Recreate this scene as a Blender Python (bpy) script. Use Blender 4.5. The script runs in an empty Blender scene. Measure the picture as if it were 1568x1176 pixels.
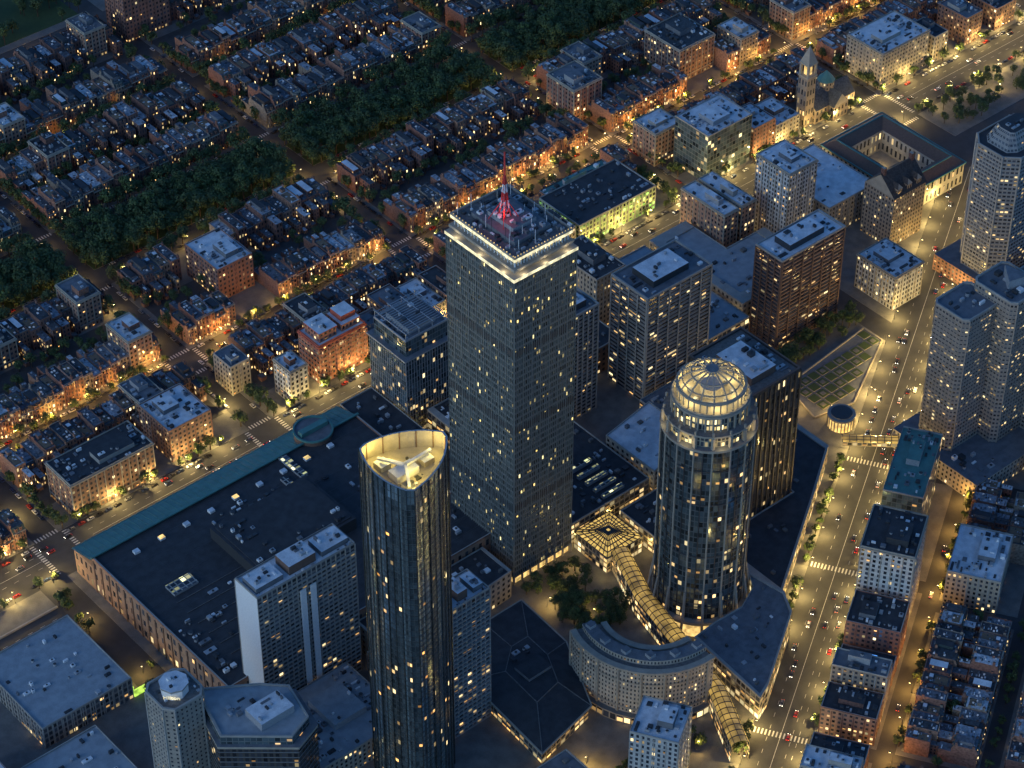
import bpy, math, random
from mathutils import Vector, Matrix
R=random.Random(7)
S=bpy.context.scene
COL=S.collection
rad=math.radians
# ---------------------------------------------------------------- materials
def newmat(name):
    m=bpy.data.materials.new(name); m.use_nodes=True
    nt=m.node_tree; nt.nodes.clear()
    o=nt.nodes.new('ShaderNodeOutputMaterial'); b=nt.nodes.new('ShaderNodeBsdfPrincipled')
    nt.links.new(b.outputs[0],o.inputs[0])
    return m,nt,b
class NG:
    def __init__(s,nt): s.nt=nt
    def n(s,t,**k):
        x=s.nt.nodes.new(t)
        for a,v in k.items(): setattr(x,a,v)
        return x
    def l(s,a,b): s.nt.links.new(a,b)
    def m(s,op,a,b=None,c=None):
        x=s.n('ShaderNodeMath',operation=op)
        for i,v in enumerate((a,b,c)):
            if v is None: continue
            if isinstance(v,(int,float)): x.inputs[i].default_value=v
            else: s.l(v,x.inputs[i])
        return x.outputs[0]
    def mix(s,f,a,b):
        x=s.n('ShaderNodeMix',data_type='RGBA')
        for i,v in ((0,f),(6,a),(7,b)):
            if isinstance(v,(int,float)): x.inputs[i].default_value=v
            elif isinstance(v,tuple): x.inputs[i].default_value=(*v,1)
            else: s.l(v,x.inputs[i])
        return x.outputs[2]
    def noise(s,scale,detail=3,co=None):
        x=s.n('ShaderNodeTexNoise'); x.inputs['Scale'].default_value=scale; x.inputs['Detail'].default_value=detail
        if co is not None: s.l(co,x.inputs['Vector'])
        return x.outputs[0]
    def ramp(s,f,lo,hi):
        x=s.n('ShaderNodeMapRange'); s.l(f,x.inputs[0]); x.inputs[1].default_value=lo; x.inputs[2].default_value=hi
        return x.outputs[0]
def nosamp(m):
    try: m.cycles.emission_sampling='NONE'
    except Exception: pass
def plain(name,c1,c2=None,scale=.3,rough=.85,metal=0,scale2=2.5):
    m,nt,b=newmat(name); g=NG(nt)
    c2=c2 or tuple(x*.6 for x in c1)
    co=g.n('ShaderNodeNewGeometry').outputs['Position']
    f=g.m('ADD',g.m('MULTIPLY',g.ramp(g.noise(scale,4,co),.35,.65),.6),g.m('MULTIPLY',g.ramp(g.noise(scale2,2,co),.35,.65),.4))
    g.l(g.mix(f,c1,c2),b.inputs['Base Color'])
    b.inputs['Roughness'].default_value=rough; b.inputs['Metallic'].default_value=metal
    return m
def objvar(name,cols,rough=.85,scale=.8):
    m,nt,b=newmat(name); g=NG(nt)
    oi=g.n('ShaderNodeObjectInfo'); r=g.n('ShaderNodeValToRGB'); r.color_ramp.interpolation='CONSTANT'
    e=r.color_ramp.elements
    while len(e)<len(cols): e.new(.5)
    for i,c in enumerate(cols): e[i].position=i/len(cols); e[i].color=(*c,1)
    g.l(g.m('FRACT',g.m('MULTIPLY',oi.outputs['Random'],1.0 if 'brick' in name else 17.3)),r.inputs[0])
    co=g.n('ShaderNodeNewGeometry').outputs['Position']
    f=g.ramp(g.noise(scale,4,co),.3,.7)
    dark=g.n('ShaderNodeMix',data_type='RGBA',blend_type='MULTIPLY'); dark.inputs[0].default_value=1
    g.l(r.outputs[0],dark.inputs[6]); g.l(g.mix(f,(.5,.5,.5),(1.35,1.35,1.35)),dark.inputs[7])
    g.l(dark.outputs[2],b.inputs['Base Color']); b.inputs['Roughness'].default_value=rough
    return m
def emit(name,c,s):
    m,nt,b=newmat(name); g=NG(nt)
    co=g.n('ShaderNodeNewGeometry').outputs['Position']
    b.inputs['Base Color'].default_value=(c[0]*.6,c[1]*.6,c[2]*.6,1); b.inputs['Emission Color'].default_value=(*c,1)
    g.l(g.m('MULTIPLY_ADD',g.ramp(g.noise(.35,2,co),.35,.65),s*.9,s*.45),b.inputs['Emission Strength']); nosamp(m)
    return m
def facade(name,walls,fx=.5,fy=.55,lit=.1,litg=None,warm=(1,.5,.13),pale=(1,.82,.42),es=1.2,rough=.85,glass=(.03,.035,.045),grough=.15,spand=None,gmetal=0.0,vig=.25,clu=.3,refl_cols=False):
    m,nt,b=newmat(name); g=NG(nt)
    uv=g.n('ShaderNodeUVMap',uv_map='UVMap'); sp=g.n('ShaderNodeSeparateXYZ'); g.l(uv.outputs[0],sp.inputs[0])
    u,v=sp.outputs[0],sp.outputs[1]
    fu,fv=g.m('FRACT',u),g.m('FRACT',v); cu,cv=g.m('FLOOR',u),g.m('FLOOR',v)
    mask=g.m('MULTIPLY',g.m('LESS_THAN',g.m('ABSOLUTE',g.m('SUBTRACT',fu,.5)),fx/2),g.m('LESS_THAN',g.m('ABSOLUTE',g.m('SUBTRACT',fv,.5)),fy/2))
    oi=g.n('ShaderNodeObjectInfo')
    cb=g.n('ShaderNodeCombineXYZ'); g.l(cu,cb.inputs[0]); g.l(cv,cb.inputs[1]); g.l(g.m('MULTIPLY',oi.outputs['Random'],91.7),cb.inputs[2])
    wn=g.n('ShaderNodeTexWhiteNoise',noise_dimensions='3D'); g.l(cb.outputs[0],wn.inputs[0])
    sc=g.n('ShaderNodeSeparateColor'); g.l(wn.outputs[1],sc.inputs[0])
    r1,r2,r3=sc.outputs
    cc=g.n('ShaderNodeCombineXYZ'); g.l(g.m('MULTIPLY',cu,clu),cc.inputs[0]); g.l(g.m('MULTIPLY',cv,1.7),cc.inputs[1]); g.l(g.m('MULTIPLY',oi.outputs['Random'],91.7),cc.inputs[2])
    nz=g.noise(.6,1,cc.outputs[0])
    th=g.m('MULTIPLY',g.ramp(nz,.47,.68),3*lit)
    th=g.m('ADD',th,lit*.3)
    if litg is not None:
        isg=g.m('LESS_THAN',v,1.0)
        th=g.m('ADD',g.m('MULTIPLY',th,g.m('SUBTRACT',1.0,isg)),g.m('MULTIPLY',isg,litg))
    on=g.m('LESS_THAN',r1,th)
    bl=g.m('LESS_THAN',fv,g.m('MULTIPLY_ADD',r3,.5,.45))
    e=g.m('MULTIPLY',g.m('MULTIPLY',g.m('MULTIPLY',on,bl),mask),g.m('MULTIPLY_ADD',g.m('MULTIPLY',r2,g.m('MULTIPLY',r2,r2)),es*1.5,es*.22))
    g.l(e,b.inputs['Emission Strength']); g.l(g.mix(r3,warm,pale),b.inputs['Emission Color'])
    r=g.n('ShaderNodeValToRGB'); r.color_ramp.interpolation='CONSTANT'; el=r.color_ramp.elements
    if len(walls)==1: walls=walls*2
    while len(el)<len(walls): el.new(.5)
    for i,c in enumerate(walls): el[i].position=i/len(walls); el[i].color=(*c,1)
    g.l(oi.outputs['Random'],r.inputs[0])
    co=g.n('ShaderNodeNewGeometry').outputs['Position']
    f=g.m('ADD',g.m('MULTIPLY',g.ramp(g.noise(.25,3,co),.3,.7),.5),g.m('MULTIPLY',g.ramp(g.noise(2.2,2,co),.3,.7),.5))
    mm=g.n('ShaderNodeMix',data_type='RGBA',blend_type='MULTIPLY'); mm.inputs[0].default_value=1
    g.l(r.outputs[0],mm.inputs[6]); g.l(g.mix(f,(1-vig*1.5,)*3,(1+vig,)*3),mm.inputs[7])
    wc=mm.outputs[2]
    if spand is not None:
        wc=g.mix(g.m('LESS_THAN',g.m('ABSOLUTE',g.m('SUBTRACT',fu,.5)),fx/2),wc,spand)
    gf=r2
    if refl_cols:  # random bright and dark glass columns, reflection streaks painted into the colour
        wc1=g.n('ShaderNodeTexWhiteNoise',noise_dimensions='1D'); g.l(cu,wc1.inputs['W'])
        gf=g.m('MULTIPLY_ADD',g.m('POWER',wc1.outputs[0],2.0),.75,g.m('MULTIPLY',r2,.25))
    gl=g.mix(gf,tuple(x*.35 for x in glass),tuple(x*2.3 for x in glass))
    g.l(g.mix(mask,wc,gl),b.inputs['Base Color'])
    g.l(g.m('MULTIPLY_ADD',mask,grough-rough,rough),b.inputs['Roughness'])
    if gmetal: g.l(g.m('MULTIPLY',mask,gmetal),b.inputs['Metallic'])
    nosamp(m)
    return m
M={}
BR=[(.21,.095,.07),(.25,.115,.08),(.15,.075,.06),(.29,.165,.115),(.18,.10,.08),(.25,.21,.17),(.13,.07,.06),(.23,.12,.09)]
M['row']=facade('brick_rowhouse_wall',BR,.42,.55,.14,.2,es=2.0)
M['shop']=facade('brick_shop_wall',BR,.46,.58,.18,.75,es=2.8)
M['brickp']=objvar('party_brick',BR)
M['stone']=plain('limestone',(.34,.31,.26),(.24,.22,.19))
M['slate']=objvar('slate_mansard',[(.045,.055,.065),(.07,.08,.092),(.055,.047,.045),(.05,.08,.08)])
M['rdark']=plain('roof_black',(.02,.023,.029),(.045,.05,.06),.2)
M['rvar']=objvar('roof_membrane',[(.07,.08,.10),(.045,.05,.06),(.10,.115,.14),(.07,.075,.082),(.27,.29,.33),(.05,.056,.066),(.15,.165,.19),(.08,.085,.092),(.45,.48,.52),(.11,.12,.145)],scale=.6)
M['rgrey']=plain('roof_grey',(.16,.175,.20),(.085,.095,.112),.25)
M['rblue']=plain('roof_bluegrey',(.31,.35,.385),(.2,.23,.26),.2)
M['rwhite']=plain('roof_white',(.70,.73,.77),(.40,.43,.47),.22)
M['deck']=plain('wood_deck',(.20,.14,.09),(.13,.09,.06),1)
M['metal']=plain('hvac_metal',(.42,.44,.47),(.28,.295,.32),1,.5,.3)
M['white']=plain('white_paint',(.72,.74,.76),(.6,.61,.63),1)
M['dark']=plain('dark_steel',(.03,.033,.04),(.045,.05,.056),1,.5)
M['gravel']=plain('roof_ballast',(.17,.168,.165),(.08,.08,.082),.6)
M['copper']=plain('copper_roof',(.08,.23,.22),(.05,.15,.145),.2,.6)
M['terra']=plain('clay_tile',(.17,.10,.075),(.11,.07,.055),.8)
M['green']=plain('grass',(.05,.085,.025),(.03,.055,.018),.3)
M['walk']=plain('pavement_concrete',(.18,.178,.17),(.10,.10,.098),.15)
M['alley']=plain('alley_paving',(.065,.066,.07),(.035,.036,.04),.2)
M['asph']=plain('asphalt',(.062,.063,.068),(.034,.035,.04),.12)
M['paint']=plain('road_paint',(.7,.7,.68),(.35,.35,.33),1)
M['win']=emit('warm_lit_glass',(1,.66,.22),1.0)
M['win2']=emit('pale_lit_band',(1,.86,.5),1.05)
M['lamp']=emit('lamp_globe',(1,.75,.35),14)
M['pool']=emit('lit_pool_water',(.12,.4,1),1.6)
M['lime']=facade('lime_lit_facade',[(.40,.5,.25)],.6,.65,.5,.95,warm=(.35,.95,.12),pale=(.75,1,.3),es=1.4)
M['fbrick']=facade('brick_midrise',[(.24,.12,.09),(.2,.12,.09),(.28,.175,.13)],.5,.5,.13,.5,es=1.6)
M['ftan']=facade('tan_midrise',[(.34,.295,.23),(.31,.275,.23),(.26,.21,.165)],.45,.52,.11,.5,es=1.5)
M['fwhite']=facade('white_midrise',[(.46,.465,.46),(.36,.37,.37)],.5,.6,.13,.4,es=1.4)
M['fpink']=facade('pink_brick',[(.40,.17,.11)],.5,.5,.16,.7,es=1.5)
M['fglass']=facade('blue_glass',[(.10,.12,.13)],.86,.8,.1,.4,es=1.2,glass=(.09,.13,.15),grough=.08,gmetal=.6)
M['fband']=facade('banded_tower',[(.25,.235,.215)],1.1,.45,.09,.3,es=1.2,glass=(.035,.04,.05))
M['fbrown']=facade('brown_banded_tower',[(.27,.16,.12)],1.1,.45,.1,.3,es=1.2,glass=(.035,.04,.05))
M['fbalc']=facade('balcony_tower',[(.31,.295,.27)],.72,.62,.09,.3,es=1.2,glass=(.05,.055,.065),spand=(.19,.18,.17))
M['fhot']=facade('concrete_hotel',[(.27,.25,.22)],.34,.42,.04,.1,es=1.1)
M['fmarr']=facade('brown_hotel',[(.27,.235,.205)],.62,.46,.13,.3,es=1.1,warm=(1,.6,.2),glass=(.04,.045,.055))
M['fwest']=facade('grey_hotel',[(.27,.265,.26)],.7,.46,.13,.3,es=1.1,warm=(1,.6,.2),glass=(.04,.045,.055))
M['f101']=facade('dark_ribbed',[(.045,.042,.04)],.62,.86,.07,.4,es=1.4,glass=(.025,.028,.034),grough=.12)
M['f111']=facade('dark_glass_drum',[(.07,.08,.085)],.8,.8,.09,.3,es=1.6,glass=(.07,.095,.105),grough=.1,gmetal=.6,clu=.12)
M['fdal']=facade('bronze_curtain_wall',[(.05,.06,.065)],.85,.9,.025,.2,es=1.5,glass=(.27,.34,.35),grough=.2,gmetal=.85,refl_cols=True,warm=(1,.45,.08))
M['fpru']=facade('pru_curtain_wall',[(.17,.185,.18)],.8,.6,.055,.9,es=1.5,glass=(.09,.108,.108),grough=.25,gmetal=.3,warm=(1,.68,.15),pale=(1,.85,.4),clu=.12)
M['rib']=plain('aluminium_mullion',(.21,.228,.222),(.15,.165,.162),.5,.5,.2)
M['conc']=plain('concrete',(.34,.33,.31),(.25,.242,.228),.2)
M['red']=plain('red_steel',(.6,.05,.05),(.45,.04,.035),1)
M['trunk']=plain('bark',(.07,.05,.035))
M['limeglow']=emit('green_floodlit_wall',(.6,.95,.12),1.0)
# ---------------------------------------------------------------- mesh builder
class MB:
    def __init__(s): s.v=[];s.f=[];s.m=[];s.uv=[];s.mats=[];s.k=0
    def mi(s,n):
        if n not in s.mats: s.mats.append(n)
        return s.mats.index(n)
    def face(s,ps,mat,uv=None):
        b=len(s.v); s.v+=[tuple(p) for p in ps]; s.f.append(tuple(range(b,b+len(ps)))); s.m.append(s.mi(mat))
        s.uv+= uv if uv else [(p[0]*.3,p[1]*.3) for p in ps]
    def wall(s,a,b,z0,z1,mat,cw=3.,ch=3.4,vb=0,n=None,mm=None,top_a=None,top_b=None):
        L=math.hypot(b[0]-a[0],b[1]-a[1]); n=n or max(1,round(L/cw)); q=mm or max(1,round((z1-z0)/ch))
        s.k+=1; o=57*s.k
        ta=top_a or a; tb=top_b or b
        s.face([(a[0],a[1],z0),(b[0],b[1],z0),(tb[0],tb[1],z1),(ta[0],ta[1],z1)],mat,[(o,vb),(o+n,vb),(o+n,vb+q),(o,vb+q)])
    def prism(s,P,z0,z1,side,top,cw=3.,ch=3.4,vb=0,P2=None,bottom=False):
        P2=P2 or P
        for i in range(len(P)):
            j=(i+1)%len(P)
            s.wall(P[i],P[j],z0,z1,side if isinstance(side,str) else side[i%len(side)],cw,ch,vb,top_a=P2[i],top_b=P2[j])
        if top: s.face([(x,y,z1) for x,y in P2],top)
        if bottom: s.face([(x,y,z0) for x,y in reversed(P)],top or side)
    def box(s,x0,y0,z0,x1,y1,z1,side,top=None,cw=3.,ch=3.4,vb=1,bottom=False):
        s.prism([(x0,y0),(x1,y0),(x1,y1),(x0,y1)],z0,z1,side,top or side,cw,ch,vb,bottom=bottom)
    def cyl(s,x,y,r,z0,z1,side,top=None,n=12,r2=None,cw=3.,ch=3.4,vb=1):
        P=[(x+r*math.cos(2*math.pi*i/n),y+r*math.sin(2*math.pi*i/n)) for i in range(n)]
        r2=r if r2 is None else r2
        Q=[(x+r2*math.cos(2*math.pi*i/n),y+r2*math.sin(2*math.pi*i/n)) for i in range(n)]
        s.prism(P,z0,z1,side,top or side,cw,ch,vb,P2=Q)
    def beam(s,a,b,w,mat):
        a=Vector(a);b=Vector(b);d=(b-a).normalized()
        up=Vector((0,0,1)) if abs(d.z)<.9 else Vector((1,0,0))
        x=d.cross(up).normalized()*w/2; y=x.cross(d).normalized()*w/2
        c=[a-x-y,a+x-y,a+x+y,a-x+y]; e=[b-x-y,b+x-y,b+x+y,b-x+y]
        for i in range(4):
            j=(i+1)%4; s.face([c[i],c[j],e[j],e[i]],mat)
        s.face(e,mat); s.face(c[::-1],mat)
    def roof(s,P,z,wall,top,pw=.5,ph=1.0,cap=None):
        cx=sum(p[0] for p in P)/len(P); cy=sum(p[1] for p in P)/len(P)
        rr=min(math.hypot(p[0]-cx,p[1]-cy) for p in P); k=1-pw*1.4/max(rr,1)
        Q=[(cx+(x-cx)*k,cy+(y-cy)*k) for x,y in P]; n=len(P); cap=cap or wall
        for i in range(n):
            j=(i+1)%n
            s.face([(*P[i],z),(*P[j],z),(*P[j],z+ph),(*P[i],z+ph)],wall)
            s.face([(*P[i],z+ph),(*P[j],z+ph),(*Q[j],z+ph),(*Q[i],z+ph)],cap)
            s.face([(*Q[j],z),(*Q[i],z),(*Q[i],z+ph),(*Q[j],z+ph)],wall)
        s.face([(x,y,z) for x,y in Q],top)
    def mesh(s,name):
        me=bpy.data.meshes.new(name); me.from_pydata(s.v,[],s.f)
        for n in s.mats: me.materials.append(M[n])
        me.polygons.foreach_set('material_index',s.m)
        l=me.uv_layers.new(name='UVMap'); l.data.foreach_set('uv',[c for t in s.uv for c in t])
        me.update(); return me
    def obj(s,name,x=0,y=0,z=0,ang=0):
        return place(name,s.mesh(name),x,y,z,ang)
def place(name,me,x=0,y=0,z=0,ang=0,sc=None):
    o=bpy.data.objects.new(name,me); COL.objects.link(o); o.location=(x,y,z); o.rotation_euler[2]=ang
    if sc: o.scale=sc
    return o
def clutter(mb,x0,y0,x1,y1,z,n,big=1.0):
    used=[]
    for i in range(n):
        t=R.random(); w=R.uniform(.8,3.2)*big; d=R.uniform(.8,3)*big; h=R.uniform(.5,2.0)*big
        if t<.15: w*=2.2;h*=.6
        if x1-x0<w+.5 or y1-y0<d+.5: continue
        x=R.uniform(x0,x1-w); y=R.uniform(y0,y1-d)
        if any(x<b and x+w>a and y<dd and y+d>c for a,b,c,dd in used): continue
        used.append((x-.2,x+w+.2,y-.2,y+d+.2))
        if t>.85: mb.cyl(x+w/2,y+d/2,min(w,d)/2,z,z+h*.8,'metal','dark',8)
        else:
            mt=R.choice(['metal','metal','white','dark','rgrey','rdark'])
            mb.box(x,y,z,x+w,y+d,z+h,mt)
            if t<.5 and w>1.4 and d>1.4: mb.cyl(x+w/2,y+d/2,min(w,d)*.3,z+h,z+h+.3,'dark','rdark',8)
def rect(dx,dy): return [(0,0),(dx,0),(dx,dy),(0,dy)]
SKIP=[]
def building(name,x,y,dx,dy,h,wall,roof='rgrey',ang=0,ch=3.5,cw=3.,pent=1,nc=None,pentmat=None,cornice=False,skip=True):
    mb=MB(); P=rect(dx,dy)
    mb.prism(P,0,h,wall,None,cw,ch)
    capm='stone' if cornice else 'conc'
    if cornice:
        e=.6
        mb.prism([(-e,-e),(dx+e,-e),(dx+e,dy+e),(-e,dy+e)],h-.9,h-.003,'stone','stone',bottom=True)
        mb.prism([(-.25,-.25),(dx+.25,-.25),(dx+.25,dy+.25),(-.25,dy+.25)],4.2,4.9,'stone','stone',bottom=True)
    pm='stone' if cornice else ('brickp' if 'brick' in wall else 'conc')
    if wall!='fglass':
        k=max(2,round(dx/6)); 
        for i in range(k+1):
            t=i*(dx-.5)/k; mb.box(t,-.28,0,t+.5,-.003,h-1,pm)
        k=max(2,round(dy/6))
        for i in range(k+1):
            t=i*(dy-.5)/k; mb.box(-.28,t,0,-.003,t+.5,h-1,pm)
    mb.roof(P,h,'stone' if cornice else 'brickp' if 'brick' in wall else 'conc',roof,.45,.9,capm)
    if pent:
        px=dx*R.uniform(.3,.45); py=dy*R.uniform(.3,.45); ox=R.uniform(dx*.15,dx-px-dx*.15); oy=R.uniform(dy*.15,dy-py-dy*.15)
        pm=pentmat or R.choice(['rgrey','metal','conc','brickp'])
        hh=R.uniform(3,5)
        mb.box(ox,oy,h,ox+px,oy+py,h+hh,pm,roof)
        clutter(mb,ox+.5,oy+.5,ox+px-.5,oy+py-.5,h+hh,4,.8)
        clutter(mb,1,1,max(ox-.3,1.5),dy-1,h,int(dx*dy/40)+3)
        clutter(mb,ox+px+.3,1,dx-1,dy-1,h,int(dx*dy/40)+3)
        clutter(mb,ox,1,ox+px,oy-.3,h,4)
    else: clutter(mb,1,1,dx-1,dy-1,h,nc if nc is not None else int(dx*dy/30)+2)
    if skip and ang==0: SKIP.append((x-1,y-1,x+dx+1,y+dy+1))
    return mb.obj(name,x,y,0,ang)
# ---------------------------------------------------------------- ground
g=MB(); g.face([(-6000,-6000,-.004),(6000,-6000,-.004),(6000,6000,-.004),(-6000,6000,-.004)],'alley'); g.obj('ground')
g=MB(); g.face([(-700,-900,0),(1100,-900,0),(1100,620,0),(-700,620,0)],'asph'); g.obj('road')
HA=rad(31.2); HO=(41,-380)
def H(a,n): return (HO[0]+a*math.cos(HA)-n*math.sin(HA),HO[1]+a*math.sin(HA)+n*math.cos(HA))
def slab(P,mat='walk',z=.15,name='pavement'):
    m=MB(); m.prism(P,0,z,'conc',mat); return m.obj(name)
NS=[-300,-152,0,178,356,534,712,890]
ublk=[(NS[i]+8,NS[i+1]-8) for i in range(7)]
vblk=[(14,82),(100,187),(257,334),(348,441),(463,560)]
for a,b in ublk:
    for c,d in vblk:
        slab([(a,c),(b,c),(b,d),(a,d)])
        m=MB(); m.face([(a+3,(c+d)/2-12,.156),(b-3,(c+d)/2-12,.156),(b-3,(c+d)/2+12,.156),(a+3,(c+d)/2+12,.156)],'alley'); m.obj('alley')
    slab([(a,206),(b,206),(b,238),(a,238)],'green',name='grass_mall')
    m=MB(); m.face([(a,220,.156),(b,220,.156),(b,224,.156),(a,224,.156)],'walk'); m.obj('path')
slab([(-160,-20),(-160,-483),(345,-177),(345,-20)])
slab([(361,-20),(361,-167),(524,-69),(524,-20)])
slab([(545,-20),(545,-55),(720,-55),(720,-20)])
slab([(-420,-20),(-420,-36),(-178,-36),(-178,-20)]);slab([(-420,-70),(-420,-420),(-178,-420),(-178,-70)])
for n0,n1 in ((-16,-50),(-60,-104),(-114,-165)):
    for a0,a1 in ((-90,20),(30,152) if n0>-50 else (30,140),(162,245) if n0>-50 else (150,245)):
        slab([H(a0,n1),H(a1,n1),H(a1,n0),H(a0,n0)])
slab([H(255,-165),H(640,-165),H(640,-16),H(255,-16)])
# ---------------------------------------------------------------- landmark tower
M['pcrown']=facade('crown_glass',[(.6,.56,.45)],.8,.6,.9,None,es=1.3,warm=(1,.75,.3),pale=(1,.9,.6))
def plight(name,P,c=(1,.62,.22),r=.6):
    l=bpy.data.lights.new(name,'POINT'); l.energy=P; l.color=c; l.shadow_soft_size=r; return l
LEDGE=plight('ledge_lamp',550,(1,.82,.48)); MAST=plight('mast_lamp',1300,(1,.12,.08))
def pru():
    W,D=42.6,54.5; mb=MB()
    P=rect(W,D); fl=52; z0=6; z1=217; ch=(z1-z0)/fl
    mb.prism([(1,1),(W-1,1),(W-1,D-1),(1,D-1)],0,z0,'win',None)
    for (a,b,nw) in (((0,0),(W,0),28),((W,0),(W,D),36),((W,D),(0,D),28),((0,D),(0,0),36)):
        mb.wall(a,b,z0,z1,'fpru',n=nw,mm=fl,vb=1)
        L=math.hypot(b[0]-a[0],b[1]-a[1]); dx,dy=(b[0]-a[0])/L,(b[1]-a[1])/L; nx,ny=dy,-dx
        for i in range(nw+1):
            t=i*L/nw; w=.14 if i%4 else .3; pr=.35 if i%4 else .5
            t0=max(0,t-w);t1=min(L,t+w)
            q=[(a[0]+dx*t0,a[1]+dy*t0),(a[0]+dx*t0+nx*pr,a[1]+dy*t0+ny*pr),(a[0]+dx*t1+nx*pr,a[1]+dy*t1+ny*pr),(a[0]+dx*t1,a[1]+dy*t1)]
            for k in range(3): mb.face([(*q[k],z0),(*q[k+1],z0),(*q[k+1],z1),(*q[k],z1)],'rib')
        for k in range(fl+1):
            z=z0+k*ch; hh=.5
            if k in (13,27,40): hh=1.9
            q=[(a[0]+nx*.2,a[1]+ny*.2),(b[0]+nx*.2,b[1]+ny*.2)]
            mt='rib' if hh<1 else 'dark'
            mb.face([(*q[0],z-hh),(*q[1],z-hh),(*q[1],z+hh),(*q[0],z+hh)],mt)
            mb.face([(*q[0],z+hh),(*q[1],z+hh),(*b,z+hh),(*a,z+hh)],mt)
    for x in range(0,8):
        for yy in (0,D): mb.box(x*W/7-.5,yy-.5,0,x*W/7+.5,yy+.5,z0,'conc')
        for xx in (0,W): mb.box(xx-.55,x*D/7-.55,0,xx+.55,x*D/7+.55,z0,'conc')
    e=.6
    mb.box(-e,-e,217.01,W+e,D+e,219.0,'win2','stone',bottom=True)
    mb.box(4,4,219,W-4,D-4,221.8,'pcrown','rib',cw=2.4,ch=2.8)
    mb.box(1.0,1.0,221.8,W-1.0,D-1.0,223.4,'stone','stone',bottom=True)
    mb.box(4,4,223.4,W-4,D-4,227.8,'pcrown','rib',cw=1.5,ch=4.4)
    for k in range(19):
        for yy in (3.2,D-3.2): mb.beam((3.4+k*(W-6.8)/18,yy,223.4),(3.4+k*(W-6.8)/18,yy,228),.45,'white')
        for xx in (3.2,W-3.2): mb.beam((xx,3.4+k*(D-6.8)/18,223.4),(xx,3.4+k*(D-6.8)/18,228),.45,'white')
    P2=[(1.6,1.6),(W-1.6,1.6),(W-1.6,D-1.6),(1.6,D-1.6)]
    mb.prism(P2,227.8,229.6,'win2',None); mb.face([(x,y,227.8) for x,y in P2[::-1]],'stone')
    mb.roof(P2,229.6,'stone','gravel',.9,1.1,'stone')
    mb.box(9,10,229.6,W-9,D-10,232.2,'rgrey','rgrey')
    mb.box(14,17,232.2,W-13,D-17,234.8,'metal','rgrey')
    clutter(mb,3.4,3.4,W-3.4,9.5,229.6,26); clutter(mb,3.4,D-9.5,W-3.4,D-3.4,229.6,26); clutter(mb,3.4,10,8.5,D-10,229.6,22); clutter(mb,W-8.5,10,W-3.4,D-10,229.6,22)
    clutter(mb,9.5,10.5,W-9.5,16.5,232.2,20); clutter(mb,9.5,D-16.5,W-9.5,D-10.5,232.2,20); clutter(mb,14.5,17.5,W-13.5,D-17.5,234.8,8)
    for k in range(36):
        x=R.uniform(4,W-4);y=R.uniform(4,D-4); mb.beam((x,y,230),(x,y,236+R.uniform(0,4)),.22,R.choice(['dark','white']))
    for k in range(20): mb.box(2.2+k*2,1.9,230.71,2.5+k*2,2.2,231.3,'win'); mb.box(1.9,3+k*2.5,230.71,2.2,3.3+k*2.5,231.3,'win')
    cx,cy=W*.42,D*.52; zz=234.8
    lev=[zz,zz+5,zz+10,zz+15,zz+20,zz+25]; wd=[4.4,3.2,2.3,1.6,1.1,.6]
    for k in range(5):
        mt='red' if k%2==0 else 'white'
        for sx,sy in ((-1,-1),(1,-1),(1,1),(-1,1)):
            mb.beam((cx+sx*wd[k]/2,cy+sy*wd[k]/2,lev[k]),(cx+sx*wd[k+1]/2,cy+sy*wd[k+1]/2,lev[k+1]),.6,mt)
            s2=(-sy,sx)
            mb.beam((cx+sx*wd[k]/2,cy+sy*wd[k]/2,lev[k]),(cx+s2[0]*wd[k+1]/2,cy+s2[1]*wd[k+1]/2,lev[k+1]),.3,'red')
    mb.cyl(cx,cy,.5,zz+25,zz+40,'red',n=6)
    for sx,sy in ((-6,-6),(6,-6),(6,6),(-6,6)): mb.beam((cx+sx,cy+sy,232.3),(cx,cy,zz+12),.35,'red')
    for k in range(6):
        mb.cyl(cx+R.uniform(-4,4),cy+R.uniform(-4,4),1.3,zz+.3,zz+1.8,'white',n=8)
    o=mb.obj('skyscraper',27,-190)
    for (x,y) in ((W*.15,-.2),(W*.5,-.2),(W*.85,-.2),(-.2,D*.15),(-.2,D*.5),(-.2,D*.85)):
        l=bpy.data.objects.new('ledge_light',LEDGE); COL.objects.link(l); l.location=(x,y,220.6); l.parent=o
    l=bpy.data.objects.new('mast_light',MAST); COL.objects.link(l); l.location=(cx-4,cy-4,zz+5); l.parent=o
pru()
CROWN=plight('crown_lamp',4300,(1,.74,.17))
M['dfin']=plain('polished_fin',(.24,.27,.27),(.08,.09,.09),.05,.25,.9)
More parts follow.
